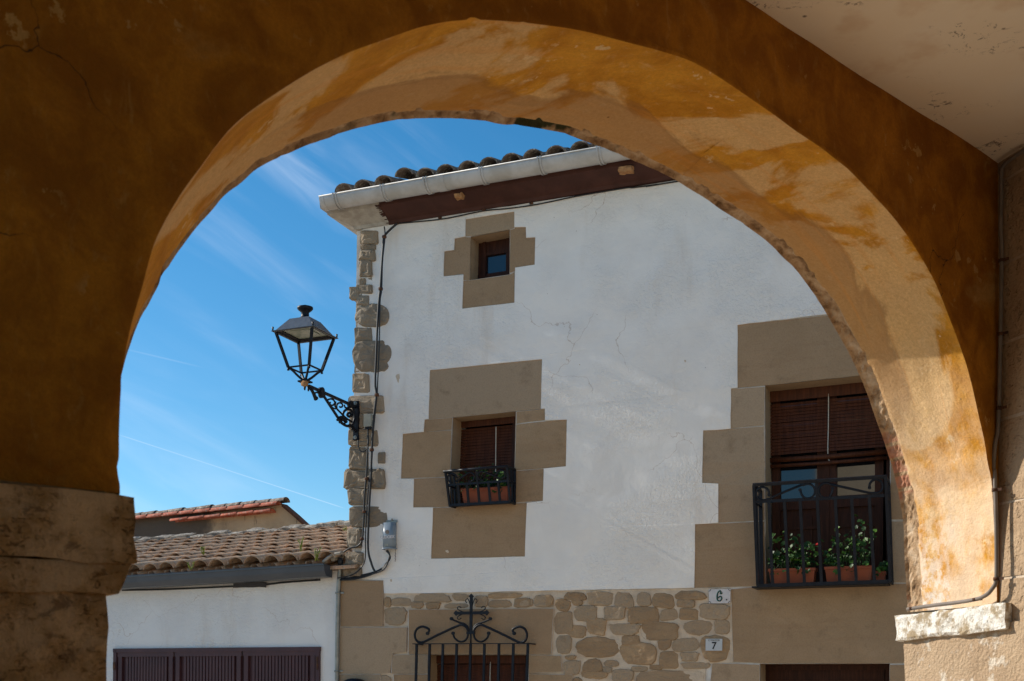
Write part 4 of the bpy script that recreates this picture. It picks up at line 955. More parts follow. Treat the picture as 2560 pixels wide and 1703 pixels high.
bm = BM(); r = random.Random(4); q = lv(.02, .045, zseat - .03); box8(bm, [q + u * a + nf * b + Z * c for c in (-.03, .022) for a, b in ((-.03, -.02), (.035, -.02), (.03, .02), (-.035, .02))], 4, .012, 22, 3)
tag(obj('mud_nest', bm, MAT['nest'], None, True, base=q), 'small pale mud nest stuck under the lantern on its bracket', 'nest')
for (p, w, h, lab) in ((T('A', (1497, 620))[0], .085, .05, 'mud nest under the eaves, roundish one nearer the corner'), (T('I', (1840, 1108))[0], .15, .06, 'longer mud nest under the eaves beside the arch')):
    q = F(p, .30); bm = BM(); box8(bm, [q + u * a + Z * c + nf * b for c in (-h / 2, h / 2) for a, b in ((-w / 2, -.05), (w / 2, -.05), (w / 2, .03), (-w / 2, .03))], 6, .014, 24, 5); tag(obj('mud_nest', bm, MAT['nest'], None, True, base=q), lab, 'nest')
# ================================================================== cables and boxes on the house
def cable(name, segs, r, label, clips=(), mat='cable', grp=None, cat='cable'):
    base = segs[0][0]; bm = BM()
    for s in segs: tube(bm, catmull(s, 5), r, 6)
    t = obj(name, bm, MAT[mat], None, False, base=base); tag(t, label, cat, grp)
    for q in clips:
        b = BM(); tube(b, [q - u * .02, q + u * .02], r * 1.7, 6); tube(b, [q - nf * .03, q + nf * .006], .005, 6); obj('clip', b, MAT['rust'], t)
    return t
o1 = .098
def ap(reg, o, *pts): return [F(p, o) for p in T(reg, *pts)]
cable('cable', [ap('A', o1, (1040, 822), (985, 870), (945, 920), (936, 1000), (925, 1150), (915, 1300)) + ap('B', .104, (905, 100), (893, 300), (885, 500), (878, 700), (886, 788), (868, 950), (855, 1150), (848, 1350)) + ap('D', .104, (850, 0), (838, 200), (828, 400), (826, 600), (850, 700), (870, 750), (890, 770))], .013, 'thick black cable down the corner stones past the lantern, thicker of two', [ap('A', o1, (945, 920))[0], ap('A', o1, (918, 1303))[0], ap('B', .104, (890, 788))[0], ap('B', .104, (852, 1192))[0]])
cable('cable', [ap('A', o1, (945, 845), (950, 920), (932, 1100), (926, 1300)) + ap('B', .104, (914, 100), (910, 300), (905, 500), (896, 700), (892, 790), (880, 900), (862, 1100), (852, 1300)) + ap('D', .104, (832, 100), (815, 300), (806, 500), (806, 640), (790, 710), (740, 765), (680, 795), (600, 808))], .008, 'thin black cable running beside the thick one down the corner')
cable('cable', [ap('B', .10, (822, 1035), (827, 1130), (822, 1200), (812, 1400)) + ap('D', .10, (818, 0), (800, 200), (792, 400), (780, 530), (745, 575), (700, 585), (655, 610), (625, 640))], .011, 'black cable from the pale junction box down to the tiled roof', [ap('D', .10, (780, 520))[0], ap('D', .10, (797, 320))[0], ap('D', .10, (815, 75))[0]])
cable('cable', [ap('B', .10, (752, 1125), (755, 1170), (775, 1205), (800, 1200), (820, 1180))], .008, 'short looped cable under the lantern wall plate')
ev = ap('A', .034, (1040, 822), (1120, 815), (1350, 792), (1500, 765), (1680, 728), (1850, 712), (2030, 688), (2200, 655), (2357, 622)) + ap('I', .034, (1830, 1230), (1890, 1226), (2050, 1205), (2180, 1185)) + [fp(3.0, zE - .04, .034), fp(6, zE - .05, .034)]
cable('cable', [ev], .007, 'thin cable strung along the wall just under the eaves', [ap('A', .036, (x, y))[0] for x, y in ((1040, 822), (1355, 778), (1680, 722), (2028, 672))])
for k, dy in enumerate((0, 9, 18)):
    cable('cable', [ap('D', .05 + .01 * k, (958 + k * 6, 605), (985, 640), (985 - k * 4, 670), (960, 700 + dy), (930, 735 + dy), (880, 760 + dy * .6), (800, 782 + dy), (720, 802 + dy * .8), (600, 815 + dy * .5))], .0085,
          ('topmost', 'middle', 'lowest')[k] + ' of three cables drooping from the grey box to the anthracite gutter', grp='cables drooping from the grey box')
# junction box
q = [F(p, .09) for p in T('B', (795, 935), (832, 928), (815, 1022), (786, 1018))]
bm = BM(); a0_, z0_ = (q[0] - FP).dot(u), q[2].z; w_, h_ = .10, q[0].z - q[2].z
cc = fp(a0_, z0_, .04); box8(bm, [cc + u * a + nf * b + Z * c for c in (0, h_) for a, b in ((0, .06), (w_, .06), (w_, -.01), (0, -.01))])
jb = tag(obj('junction_box', bm, MAT['box_pale'], None, base=cc), 'pale grey plastic junction box beside the lantern wall plate', 'junction box')
bm = BM(); box8(bm, [cc + u * a + nf * b + Z * c for c in (-.028, -.002) for a, b in ((.012, .05), (w_ - .012, .05), (w_ - .012, 0), (.012, 0))]); obj('cable_entry', bm, MAT['cable'], jb)
# meter-like grey box with embossed letters
tl_, br_ = F(T('Q', (600, 300))[0], .12), F(T('Q', (985, 1025))[0], .12)
ab0 = (tl_ - FP).dot(u); ab1 = (F(T('Q', (990, 600))[0], .06) - FP).dot(u); zt_, zb_ = tl_.z, F(T('Q', (560, 1020))[0], .12).z
gb = thing('grey_wall_box', fp((ab0 + ab1) / 2, zb_, .03), 'grey enamelled metal box with embossed letters on the white wall above the lower sandstone block', 'utility box')
bm = BM(); n = 14; pr = []
aw = ab1 - ab0
for k in range(n + 1):
    t = math.pi * (1 - k / n); ca, sa = math.cos(t), math.sin(t); pr.append((aw / 2 + aw / 2 * math.copysign(abs(ca) ** .55, ca), .035 + .085 * abs(sa) ** .55))
lo = [bm.verts.new(fp(ab0 + a, zb_, o)) for a, o in pr]; hi = [bm.verts.new(fp(ab0 + a, zt_, o)) for a, o in pr]
for k in range(n): bm.faces.new([lo[k], lo[k + 1], hi[k + 1], hi[k]]).smooth = True
bm.faces.new(hi); bm.faces.new(lo[::-1])
rimp = [fp(ab0 + (a - aw / 2) * 1.06 + aw / 2, zb_ - .004, o * 1.04) for a, o in pr]; tube(bm, rimp, .009, 6)
obj('cover', bm, MAT['box_grey'], gb)
bm = BM(); q = F(T('Q', (760, 560))[0], .123); tube(bm, [q - nf * .02, q + nf * .003], .024, 14); obj('lock', bm, MAT['conduit'], gb)
bm = BM(); bar(bm, fp(ab0 + .02, zt_ + .02, .035), fp(ab1 + .01, zt_ + .02, .035), .03, .012, nf); tube(bm, [fp(ab0 + .10, zt_ + .03, .05), fp(ab0 + .10, zt_ + .05, .05)], .012, 8); obj('hinge', bm, MAT['zinc'], gb)
def text_mesh(name, body, size, pos, mat, parent, ext=.0015, shear=0., xs=1., bold=0., nrm=nf, ax=u, align='CENTER'):
    cu = bpy.data.curves.new('tmp', 'FONT'); cu.body = body; cu.size = size; cu.extrude = ext; cu.align_x = align; cu.align_y = 'CENTER'; cu.shear = shear; cu.offset = bold
    o = bpy.data.objects.new('tmp', cu); C.objects.link(o); dg_ = bpy.context.evaluated_depsgraph_get(); me = bpy.data.meshes.new_from_object(o.evaluated_get(dg_)); bpy.data.objects.remove(o)
    M_ = Matrix((ax * xs, Z, nrm)).transposed().to_4x4(); me.transform(M_); me.transform(Matrix.Translation(pos - world_loc(parent)))
    me.materials.clear(); me.materials.append(mat); me.name = name
    t = bpy.data.objects.new(name, me); C.objects.link(t); t.parent = parent; return t
text_mesh('lettering', 'CUDOEX', .048, F(T('Q', (760, 705))[0], .1215), MAT['glaze'], gb, .004, 0, .95, .0015)
text_mesh('lettering', '39', .05, F(T('Q', (730, 935))[0], .1215), MAT['box_pale'], gb, .003)
bm = BM()
for i in range(9): q = F(T('Q', (990, 1040 + i * 40))[0], .05); tube(bm, [q, q - Z * .011 + u * (.004 if i % 2 else -.004)], .005, 6)
tag(obj('chain', bm, MAT['rust'], None, base=F(T('Q', (990, 1040))[0], .05)), 'short rusty chain hanging below the grey wall box', 'chain')
# house number plates
def plate(name, reg, c4, mat, label, o=.034):
    q = [F(p, o) for p in T(reg, *c4)]; base = q[3]; bm = BM(); prism(bm, [q], -nf * .012, back=True)
    return tag(obj(name, bm, mat, None, base=base), label, 'number plate'), q
p6, q6 = plate('house_number_plate', 'S', [(262, 195), (712, 190), (706, 480), (270, 486)], MAT['glaze'], 'white glazed tile reading 6, above the rubble wall')
p7, q7 = plate('house_number_plate', 'S', [(200, 1213), (542, 1215), (538, 1460), (197, 1460)], MAT['steel_plate'], 'silvery plate reading C/ MAYOR 7 on the rubble wall', .05)
c6 = F(T('S', (482, 335))[0], .036)
def dig6(dx, r, mat, name):
    bm = BM(); pts = [(542, 262), (528, 285), (508, 282), (515, 240), (490, 225), (455, 265), (438, 340), (445, 405), (478, 436), (515, 420), (535, 385), (520, 345), (488, 345), (462, 375)]
    tube(bm, catmull([F((p[0] + dx, p[1]), .036) for p in T('S', *pts)], 5), r, 6); obj(name, bm, mat, p6)
dig6(-1.1, .0058, MAT['ink_green'], 'digit_shade'); dig6(0, .0062, MAT['ink'], 'digit')
bm = BM()
for cx_, cy_, t0, t1 in ((262, 195, 0, 90), (712, 190, 90, 180), (706, 480, 180, 270), (270, 486, 270, 360)):
    tube(bm, [F(p, .0355) for p in T('S', *arc(cx_, cy_, 38, t0, t1, 8))], .0028, 5)
q = F(T('S', (632, 408))[0], .0355); tube(bm, [q - nf * .004, q + nf * .002], .008, 8); obj('corner_ornament', bm, MAT['ink'], p6)
text_mesh('digit', '7', .105, F(T('S', (372, 1362))[0], .051), MAT['ink'], p7, .0012, 0, 1., .002)
text_mesh('lettering', 'C/ MAYOR', .026, F(T('S', (370, 1247))[0], .051), MAT['ink'], p7, .0008)
# round dark cap at the bottom by the pipe
q = F((881.5, 1748), .14); bm = BM(); prev = None
for r_, o_ in ((.243, -.10), (.245, 0), (.225, .02), (.17, .05), (.08, .075), (.002, .08)):
    cur = [bm.verts.new(q + u * r_ * math.cos(t * math.pi / 20) + Z * r_ * math.sin(t * math.pi / 20) + nf * o_) for t in range(40)]
    if prev:
        for k in range(40): bm.faces.new([prev[k], prev[(k + 1) % 40], cur[(k + 1) % 40], cur[k]]).smooth = True
    prev = cur
tag(obj('round_mirror_back', bm, MAT['iron'], None, base=q), 'top rim of a round black disc at the bottom edge, on the corner blocks', 'round sign')
# ================================================================== LEFT LOW HOUSE
uL = Vector((.9205, -.3907, 0)).normalized(); nL = Vector((-.3907, -.9205, 0)).normalized()
PJ = F((846, 1600)); PJ.z = 0
def G2(p, o=0.): return hit(p, PJ + nL * o, nL)
def G2L(pts, o=0.): return [G2(p, o) for p in pts]
def lp(a, z, o=0.): return PJ + uL * a + Z * z + nL * o
def laz(p, o=0.):
    q = G2(p, o) - PJ; return q.dot(uL), q.z
zge = laz(T('D', (300, 838))[0], .0)[1]      # top of the white wall
low_h = thing('low_house', lp(0, z_ground), 'low white house with weathered clay tile roof and louvred shutters, left of the tall house', 'house')
SH = [T('C', (848, 1338))[0], T('D', (468, 1325))[0], (797, 2000), (284, 2000)]
bm = BM(); wall = [lp(-9, z_ground - .6), lp(.02, z_ground - .6), lp(.02, zge + .12), lp(-9, zge + .12)]
prism(bm, [wall, G2L(SH)], -nL * .35)
box8(bm, [lp(-9, z_ground - .6, -.35), lp(-8.9, z_ground - .6, -.35), lp(-8.9, z_ground - .6, -6), lp(-9, z_ground - .6, -6), lp(-9, zge, -.35), lp(-8.9, zge, -.35), lp(-8.9, zge + 0, -6), lp(-9, zge, -6)])
obj('wall', bm, MAT['white_side'], low_h)
# roof: real barrel tiles
slp = R(14.5); up2 = (-nL * math.cos(slp) + Z * math.sin(slp)); n2 = (nL * math.sin(slp) + Z * math.cos(slp))
g0, g1 = G2(T('D', (500, 700))[0], .26), G2(T('C', (960, 790))[0], .26); gdir = (g1 - g0).normalized(); g1 = g0 + gdir * 8.6
zeave = laz(T('D', (200, 712))[0], .16)[1]; kz = gdir.z / gdir.dot(uL)
def lpe(a, z, o=0.): return lp(a, z + kz * (a + .9), o)
bm = BM(); rt = random.Random(21); pitch2 = .262; slopeL = 3.15; row = .42
ncols = 33; lead = -.05
for i in range(ncols):
    a = lead - i * pitch2
    for j in range(int(slopeL / row) + 1):
        jit = lambda s: rt.uniform(-s, s)
        b = lpe(a + jit(.008), zeave - .02, .17) + up2 * (j * row + jit(.02)) + n2 * (.012 + jit(.006)); tw = (up2 + uL * jit(.035) - n2 * .035).normalized()
        tile(bm, b + n2 * .04, tw, uL, n2, .53, .124 + jit(.006), .100, True, rt)
        b = lpe(a - pitch2 / 2, zeave - .02, .15) + up2 * (j * row) + n2 * .055
        tile(bm, b, up2, uL, n2, .53, .10, .118, False, rt, 6)
prism(bm, [[lpe(.3, zeave - .05, .12), lpe(-9, zeave - .05, .12), lpe(-9, zeave - .05, .12) + up2 * slopeL, lpe(.3, zeave - .05, .12) + up2 * slopeL]], -Z * .04, back=True)
# ridge mortar and ridge tiles
rb = [lpe(.3, zeave - .05, .12) + up2 * (slopeL + .12), lpe(-9, zeave - .05, .12) + up2 * (slopeL + .12)]; dn2 = (-nL * math.cos(slp) - Z * math.sin(slp)) * 3.2
bm.faces.new([bm.verts.new(v) for v in (rb[0], rb[1], rb[1] + dn2, rb[0] + dn2)])
roofL = obj('roof', bm, MAT['tile'], low_h)
bm = BM()
for i in range(26):
    b = lpe(.3 - i * .34, zeave - .02, .12) + up2 * (slopeL + .06); w = rt.uniform(.30, .36); h = rt.uniform(.15, .20)
    box8(bm, [b + uL * x + up2 * y + n2 * z for z in (0, h) for x, y in ((0, -.16), (-w, -.14 - rt.uniform(0, .06)), (-w, .16), (0, .16))], (6, 4, 2), .018, 7, rt.random() * 9, .02)
obj('ridge_mortar', bm, MAT['ridge'], roofL)
# mortar flashing where the roof meets the tall house
bm = BM(); a = [G2(p, .16) for p in T('D', (495, 690), (560, 640), (640, 622))]; tube(bm, catmull(a, 4), .02, 6); a = [lp(-.02, zeave + .05, .1), lp(.0, zeave + .05, .1) + up2 * 1.2]; tube(bm, a, .03, 6); sub('flashing', bm, MAT['ridge'], roofL)
# box gutter
pf = [(0, 0), (.006, 0), (.006, -.02), (-.004, -.028), (-.012, -.085), (-.03, -.115), (-.06, -.150), (-.18, -.155), (-.19, -.02), (-.184, -.02), (-.176, -.147), (-.062, -.142), (-.036, -.11), (-.02, -.083), (-.01, -.03), (0, -.02)]
bm = BM(); A_ = [bm.verts.new(g0 + nL * o + Z * z) for o, z in pf]; B_ = [bm.verts.new(g1 + nL * o + Z * z) for o, z in pf]
for i in range(len(pf)): j = (i + 1) % len(pf); bm.faces.new([A_[i], A_[j], B_[j], B_[i]])
endp = [bm.verts.new(g0 + nL * o + Z * z + uL * .002) for o, z in pf[1:9]]; bm.faces.new(endp)
tube(bm, [g0 + nL * .002, g1 + nL * .002], .007, 6)
obj('gutter', bm, MAT['gutter_dark'], low_h)
bm = BM(); rz = random.Random(31)   # dark bitumen line and stuffing under the gutter
pts = [G2(p, .012) for p in T('C', (900, 898), (1200, 892), (1500, 880), (1750, 868), (1900, 862), (2100, 840), (2357, 822))]; tube(bm, catmull(pts, 6), .012, 6)
box8(bm, [G2(p, o) for o in (.02,) for p in T('C', (1720, 880), (1960, 872))] + [G2(p, -.0) for p in T('C', (1960, 872), (1720, 880))] + [G2(p, .05) for p in T('C', (1720, 850), (1960, 842))] + [G2(p, 0) for p in T('C', (1960, 842), (1720, 850))], 5, .012, 12, 2)
obj('sealant', bm, MAT['cable'], low_h)
# shutters
bm = BM(); qS2 = G2L(SH, .012); c = sum(qS2, Vector()) / 4
fr = .05
def s2(s, t, o=0.): return qS2[0].lerp(qS2[1], s).lerp(qS2[3].lerp(qS2[2], s), t) + nL * o
W2 = (qS2[1] - qS2[0]).length; H2 = (qS2[3] - qS2[0]).length
bar(bm, s2(-.005, .004), s2(1.005, .004), .05, .05, nL); bar(bm, s2(0.005, 0), s2(.005, 1), .05, .05, nL); bar(bm, s2(.995, 0), s2(.995, 1), .05, .05, nL)
obj('window_frame', bm, MAT['shutter'], low_h)
for (s0, s1) in ((.015, .305), (.312, .640), (.647, .985)):
    bm = BM(); t0 = .018; e = .0
    for s in (s0 + .014, s1 - .014): bar(bm, s2(s, t0, -.01), s2(s, .99, -.01), .06, .04, nL)
    bar(bm, s2(s0, t0 + .012, -.008), s2(s1, t0 + .012, -.008), .065, .04, nL)
    prism(bm, [[s2(s0, t0, -.03), s2(s1, t0, -.03), s2(s1, .99, -.03), s2(s0, .99, -.03)]], -nL * .01)
    leaf = obj('shutter', bm, MAT['shutter'], low_h); n = int((s1 - s0) * W2 / .062)
    lb = BM()
    for i in range(n):
        s = s0 + .04 + (s1 - s0 - .075) * (i + .5) / n; bar(lb, s2(s, t0 + .03, -.016), s2(s, .97, -.016), .034, .03, nL)
    sub('louvres', lb, MAT['shutter'], leaf)
bm = BM(); q = G2(T('C', (845, 1450))[0], .03); bar(bm, q + Z * .04, q - Z * .06, .035, .03, nL); q = G2(T('D', (455, 1430))[0], .03); bar(bm, q + Z * .07, q - Z * .09, .022, .03, nL); obj('hinge', bm, MAT['rust'], low_h)
# drain pipe at the joint
bm = BM(); pts = [F(p, .06) for p in T('D', (622, 672), (616, 760), (606, 900), (600, 1200), (596, 1560), (594, 2300))]; tube(bm, pts, .026, 8)
pipe = tag(obj('drainpipe', bm, MAT['zinc'], None, base=pts[-1]), 'thin grey metal pipe where the low house meets the sandstone corner', 'pipe')
for p in T('D', (604, 918), (596, 1494)):
    q = F(p, .06); b = BM(); tube(b, [q - Z * .012, q + Z * .012], .033, 10); bar(b, q, q + u * .07 - nf * .02, .02, .012, nf); obj('clamp', b, MAT['zinc'], pipe)
b = BM(); q = F(T('D', (622, 690))[0], .06); tube(b, [q - Z * .04, q + Z * .05], .032, 8); obj('pipe_end', b, MAT['cable'], pipe)
# weeds on the roof
def weed(p, o_up, h, label, seed):
    r = random.Random(seed); best = G2(p, .15)
    # put it on the roof plane
    P0 = lp(0, zeave - .02, .17) + n2 * .09; base = hit(p, P0, n2); bm = BM()
    for i in range(3 if h > .1 else 2):
        top = base + Z * h * r.uniform(.7, 1) + uL * r.uniform(-.05, .05); tube(bm, [base + uL * r.uniform(-.03, .03), base.lerp(top, .5) + uL * r.uniform(-.02, .02), top], .005, 5)
        for k in range(16):
            q = base.lerp(top, r.uniform(.1, 1)); d = Vector((r.uniform(-1, 1), r.uniform(-1, 1), r.uniform(-.1, .8))).normalized() * r.uniform(.015, .04); s = d.cross(Z).normalized() * .009
            bm.faces.new([bm.verts.new(v) for v in (q, q + d * .5 + s, q + d, q + d * .5 - s)])
    tag(obj('weed', bm, MAT['weed'], None, base=base), label, 'weed', 'weeds growing between the roof tiles')
weed(T('D', (325, 635))[0], 0, .26, 'tallest yellow-green weed between the roof tiles, near the tall house', 1)
weed(T('D', (452, 680))[0], 0, .15, 'small weed on the roof right beside the gutter end', 2)
weed(T('C', (1500, 645))[0], 0, .15, 'weed in the middle of the tiled roof, left of the tallest one', 3)
weed(T('C', (1405, 745))[0], 0, .10, 'tiny weed at the roof edge just above the gutter, farthest left', 4)
weed(T('D', (652, 480))[0], 0, .10, 'weed high on the roof against the corner stones', 5)
# ------------------------------------------------------------------ rear wall with red coping
RP = PJ - nL * 4.6
def G3(p, o=0.): return hit(p, RP + nL * o, nL)
rear = thing('rear_house', Vector((G3(T('C', (2020, 470))[0]).x, G3(T('C', (2020, 470))[0]).y, z_ground)), 'beige stained gabled wall with red tile coping rising behind the tiled roof', 'house')
bm = BM(); outl = [(-300, 475), (1030, 362), (1250, 335), (1600, 322), (1900, 292), (2085, 268), (2180, 352), (2278, 442), (2278, 1500), (-300, 1500)]
q = [G3(p) for p in T('C', *outl)]; prism(bm, [subdiv_loop(q, .3, .012, rnd)], -nL * .12, back=True)
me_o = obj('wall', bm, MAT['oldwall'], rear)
bm = BM(); rt = random.Random(77); L0, L1 = T('C', (1000, 385))[0], T('C', (2070, 268))[0]
a, b = G3(T('C', (700, 400))[0], .0), G3(T('C', (2085, 262))[0], .0); D_ = (b - a).normalized(); Ltot = (b - a).length; sd_ = (nL * .9 + Z * -.45).normalized(); nn_ = (nL * .45 + Z * .9).normalized()
for k in range(int(Ltot / .30) + 1):
    p = b - D_ * (k * .30 + .30) ; tile(bm, p + Z * (.015 + rt.uniform(-.008, .008)), (D_ + Z * rt.uniform(-.01, .02)).normalized(), nL, Z, .37, .095, .11, True, rt)
obj('ridge_tiles', bm, MAT['tile_dark'], rear)
bm = BM()
for k in range(int(Ltot / .34) + 1):
    p = b - D_ * (k * .34 + .42) + nL * .06 - Z * .045; tile(bm, p, D_, nL, nn_, .40, .10, .112, True, rt)
    if k < 6: tile(bm, p + nL * .02 - Z * .10 - D_ * .1, D_, nL, nn_, .38, .09, .10, True, rt)
obj('coping_tiles', bm, MAT['tile_red'], rear)
bm = BM(); c1 = [G3(p, -.0) for p in T('C', (2088, 262), (2180, 340), (2285, 436))]; 
prism(bm, [[c1[0] + nL * .06, c1[1] + nL * .06, c1[2] + nL * .06, c1[2] + nL * .06 - Z * .05, c1[1] + nL * .06 - Z * .05, c1[0] + nL * .06 - Z * .05]], -nL * .17, back=True); obj('verge', bm, MAT['rust'], rear)
# ================================================================== ARCADE in front of the camera
d_ = Vector((.7314, .6820, 0)).normalized(); nw = Vector((-.6820, .7314, 0)).normalized()
T0 = 2.6; AP0 = Vector((-.327 * T0, T0, 0)); TH = .60
def AS(p, dep=0.):
    """photo pixel -> point on the arch wall plane dep metres behind its inner face"""
    return hit(p, AP0 + nw * dep, nw)
def sp(s, z, dep=0.): return AP0 + d_ * s + Z * z + nw * dep
def sz(v): return (v - AP0).dot(d_), v.z
def s_of(px, dep=0): return (AS((px, 1000), dep) - AP0).dot(d_)
near = T('C', (884, 185), (880, 90), (884, 0)) + T('K', (778, 1440), (775, 1350), (778, 1200), (785, 1100), (788, 1000), (790, 900), (800, 850), (820, 730), (835, 640), (850, 560), (880, 470), (910, 380), (950, 230), (990, 60)) \
     + T('H', (1010, 1567), (1060, 1480), (1100, 1400), (1160, 1300), (1210, 1220), (1300, 1110), (1340, 1050), (1480, 860), (1600, 750), (1800, 610), (2040, 460), (2250, 355)) \
     + T('I', (0, 350), (280, 255), (380, 215), (520, 170), (700, 135), (900, 128), (1150, 145), (1400, 175), (1600, 210), (1860, 280), (2040, 325), (2200, 375)) \
     + T('J', (160, 390), (300, 465), (420, 545), (560, 640), (740, 765), (850, 850), (1020, 960), (1120, 1040), (1210, 1110), (1300, 1205), (1400, 1310), (1500, 1420)) \
     + T('L', (1610, 0), (1690, 130), (1770, 270), (1830, 420), (1880, 550), (1930, 680), (1975, 810), (2005, 920), (2030, 1030), (2060, 1170), (2085, 1270), (2105, 1380), (2115, 1480)) \
     + T('G', (2118, 60), (2130, 300), (2140, 500), (2150, 700), (2155, 850), (2158, 1000))
far_px = T('K', (822, 770), (840, 710), (880, 600), (925, 490), (1000, 370), (1080, 210), (1150, 90), (1225, 0)) \
     + T('H', (1320, 1450), (1370, 1390), (1430, 1325), (1450, 1280), (1530, 1230), (1640, 1130), (1760, 1070), (1960, 965), (2150, 900)) \
     + T('I', (0, 860), (180, 815), (320, 785), (500, 773), (700, 772), (880, 785), (1100, 812), (1280, 840), (1440, 870), (1600, 935), (1680, 960), (1800, 1010), (1940, 1070), (2080, 1130), (2200, 1195)) \
     + T('J', (0, 1135), (100, 1190), (250, 1290), (380, 1375), (500, 1450)) \
     + T('L', (665, 0), (760, 90), (860, 190), (950, 310), (1050, 460), (1130, 600), (1210, 740), (1280, 890), (1330, 1010), (1390, 1190), (1430, 1290), (1460, 1390), (1500, 1500)) \
     + T('G', (1400, 60), (1420, 120), (1450, 280), (1470, 400), (1475, 620), (1480, 720), (1490, 850), (1495, 1060))
nearP = [AS(p) for p in near]; nearP[0] = AS(near[0])
farP = [sp(.25, EYE + .30, TH), sp(.25, EYE + .52, TH), sp(.262, EYE + .74, TH)] + [AS(p, TH) for p in far_px]
def resample(P, n):
    L = [0.]
    for a, b in zip(P, P[1:]): L.append(L[-1] + (b - a).length)
    out = []; k = 0
    for i in range(n):
        t = L[-1] * i / (n - 1)
        while k < len(L) - 2 and L[k + 1] < t: k += 1
        f = (t - L[k]) / max(1e-9, L[k + 1] - L[k]); out.append(P[k].lerp(P[k + 1], f))
    return out, L[-1]
NA = 320
nearR, LN = resample(nearP, NA); farR, LF = resample(farP, NA)
def smooth_curve(P, n):
    for _ in range(n): P = [P[0]] + [(P[i - 1] + P[i] * 2 + P[i + 1]) / 4 for i in range(1, len(P) - 1)] + [P[-1]]
    return P
nearR = smooth_curve(nearR, 6); farR = smooth_curve(farR, 3)
for i in range(NA):   # small chips along both arrises
    t = i / (NA - 1)
    c = max(0, noise.noise(Vector((t * 60, 1, 0))) - .35) * .03; ctr = sp(2.0, EYE + .4)
    nearR[i] = nearR[i] + (nearR[i] - ctr).normalized() * c
    nz = lambda f, k: noise.noise(Vector((t * f, k, 0)))
    farR[i] = farR[i] + (farR[i] - sp(2.2, EYE + .3, TH)).normalized() * (max(0, nz(21, 3) - .2) * .022 + max(0, nz(64, 8) - .3) * .02 - max(0, nz(33, 12) - .3) * .015 + nz(150, 5) * .0015)
arcade = thing('arcade', sp(-.3, 0, .2), 'ochre plastered arcade with worn arch, stone piers and pale ceiling around the viewer', 'arcade')
# soffit
def sof(i, t):
    a, b = nearR[i], farR[i]; p = a.lerp(b, t); ctr = sp(2.0, EYE + .3, TH * t); out = (p - ctr); out.z *= 1; out = out.normalized()
    w = math.sin(math.pi * t); q = Vector((i * .035, t * 2.2, 3.3))
    return p + out * (w * .018 + noise.noise(q) * .012 * w + noise.noise(q * 3.3) * .004 * min(1, w * 3))
def tc(i):
    x = i / (NA - 1); base = .92 if x < .3 else (.93 if x < .55 else .935 - (x - .55) / .45 * .11)
    return base + noise.noise(Vector((i * .09, 0, 5))) * .025 + noise.noise(Vector((i * .4, 0, 5))) * .018
MV = 40
bm = BM(); uvl = bm.loops.layers.uv.new('UVMap'); grid = []
for i in range(NA):
    rowv = []; cut = tc(i); ctr = sp(2.0, EYE + .3, TH)
    for j in range(MV + 1):
        t = j / MV; p = sof(i, t)
        if t > cut:
            outw = (p - ctr).normalized(); dd = .012 + noise.noise(Vector((i * .5, t * 40, 1))) * .010 + noise.noise(Vector((i * 1.3, t * 70, 1))) * .005
            if t < .999: p = p + outw * dd
        rowv.append(bm.verts.new(p))
    grid.append(rowv)
for i in range(NA - 1):
    for j in range(MV):
        f = bm.faces.new([grid[i][j], grid[i + 1][j], grid[i + 1][j + 1], grid[i][j + 1]]); tm = (j + .5) / MV; f.material_index = 1 if tm > (tc(i) + tc(i + 1)) / 2 else 0; f.smooth = f.material_index == 0
        for lp_, (ii, jj) in zip(f.loops, ((i, j), (i + 1, j), (i + 1, j + 1), (i, j + 1))): lp_[uvl].uv = (LN * ii / (NA - 1), jj / MV)
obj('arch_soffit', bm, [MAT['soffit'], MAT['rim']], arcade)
# inner and outer wall faces as strips out from the arch edge
def wall_face(curve, dep, outer, name, mat, und=.012, K=16, sgn=-1):
    out, _ = resample(outer, NA); bm = BM(); g = []
    for i in range(NA):
        r_ = []
        for k in range(K + 1):
            t = (k / K) ** 1.7; p = curve[i].lerp(out[i], t)
            s_, z_ = sz(p); n_ = noise.noise(Vector((s_ * 1.4, z_ * 1.4, dep))) * und + noise.noise(Vector((s_ * 5, z_ * 5, dep))) * und * .25
            if k == 0: n_ = 0
            if k == 1: n_ = n_ * .3
            r_.append(bm.verts.new(p + nw * n_ * sgn + (nw * sgn * .006 if k == 1 else Vector())))
        g.append(r_)
    for i in range(NA - 1):
        for k in range(K): bm.faces.new([g[i][k], g[i + 1][k], g[i + 1][k + 1], g[i][k + 1]]).smooth = True
    return obj(name, bm, mat, arcade)
zC = EYE + 2.35; sC = (AS((2496, 900)) - AP0).dot(d_)
zn0, zn1 = nearR[0].z, nearR[-1].z
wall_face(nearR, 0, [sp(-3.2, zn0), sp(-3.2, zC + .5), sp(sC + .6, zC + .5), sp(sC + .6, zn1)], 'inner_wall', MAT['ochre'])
zf0, zf1 = farR[0].z, farR[-1].z
wall_face(farR, TH, [sp(-3.2, zf0, TH), sp(-3.2, zC + 2.7, TH), sp(sC + 3.0, zC + 2.7, TH), sp(sC + 3.0, zf1, TH)], 'street_wall', MAT['far_cream'], .006, 6, 1)
bm = BM()   # top and back closing of the wall, and lower wall masses
box8(bm, [sp(sC + x, z, y) for z in (-.3, zC + 2.6) for x, y in ((.85, .0), (3, .0), (3, TH - .01), (.85, TH - .01))])
box8(bm, [sp(x, z, y) for z in (zC + 2.55, zC + 2.8) for x, y in ((-3.2, -.4), (sC + 3, -.4), (sC + 3, TH + .05), (-3.2, TH + .05))])
obj('wall_core', bm, MAT['far_cream'], arcade)
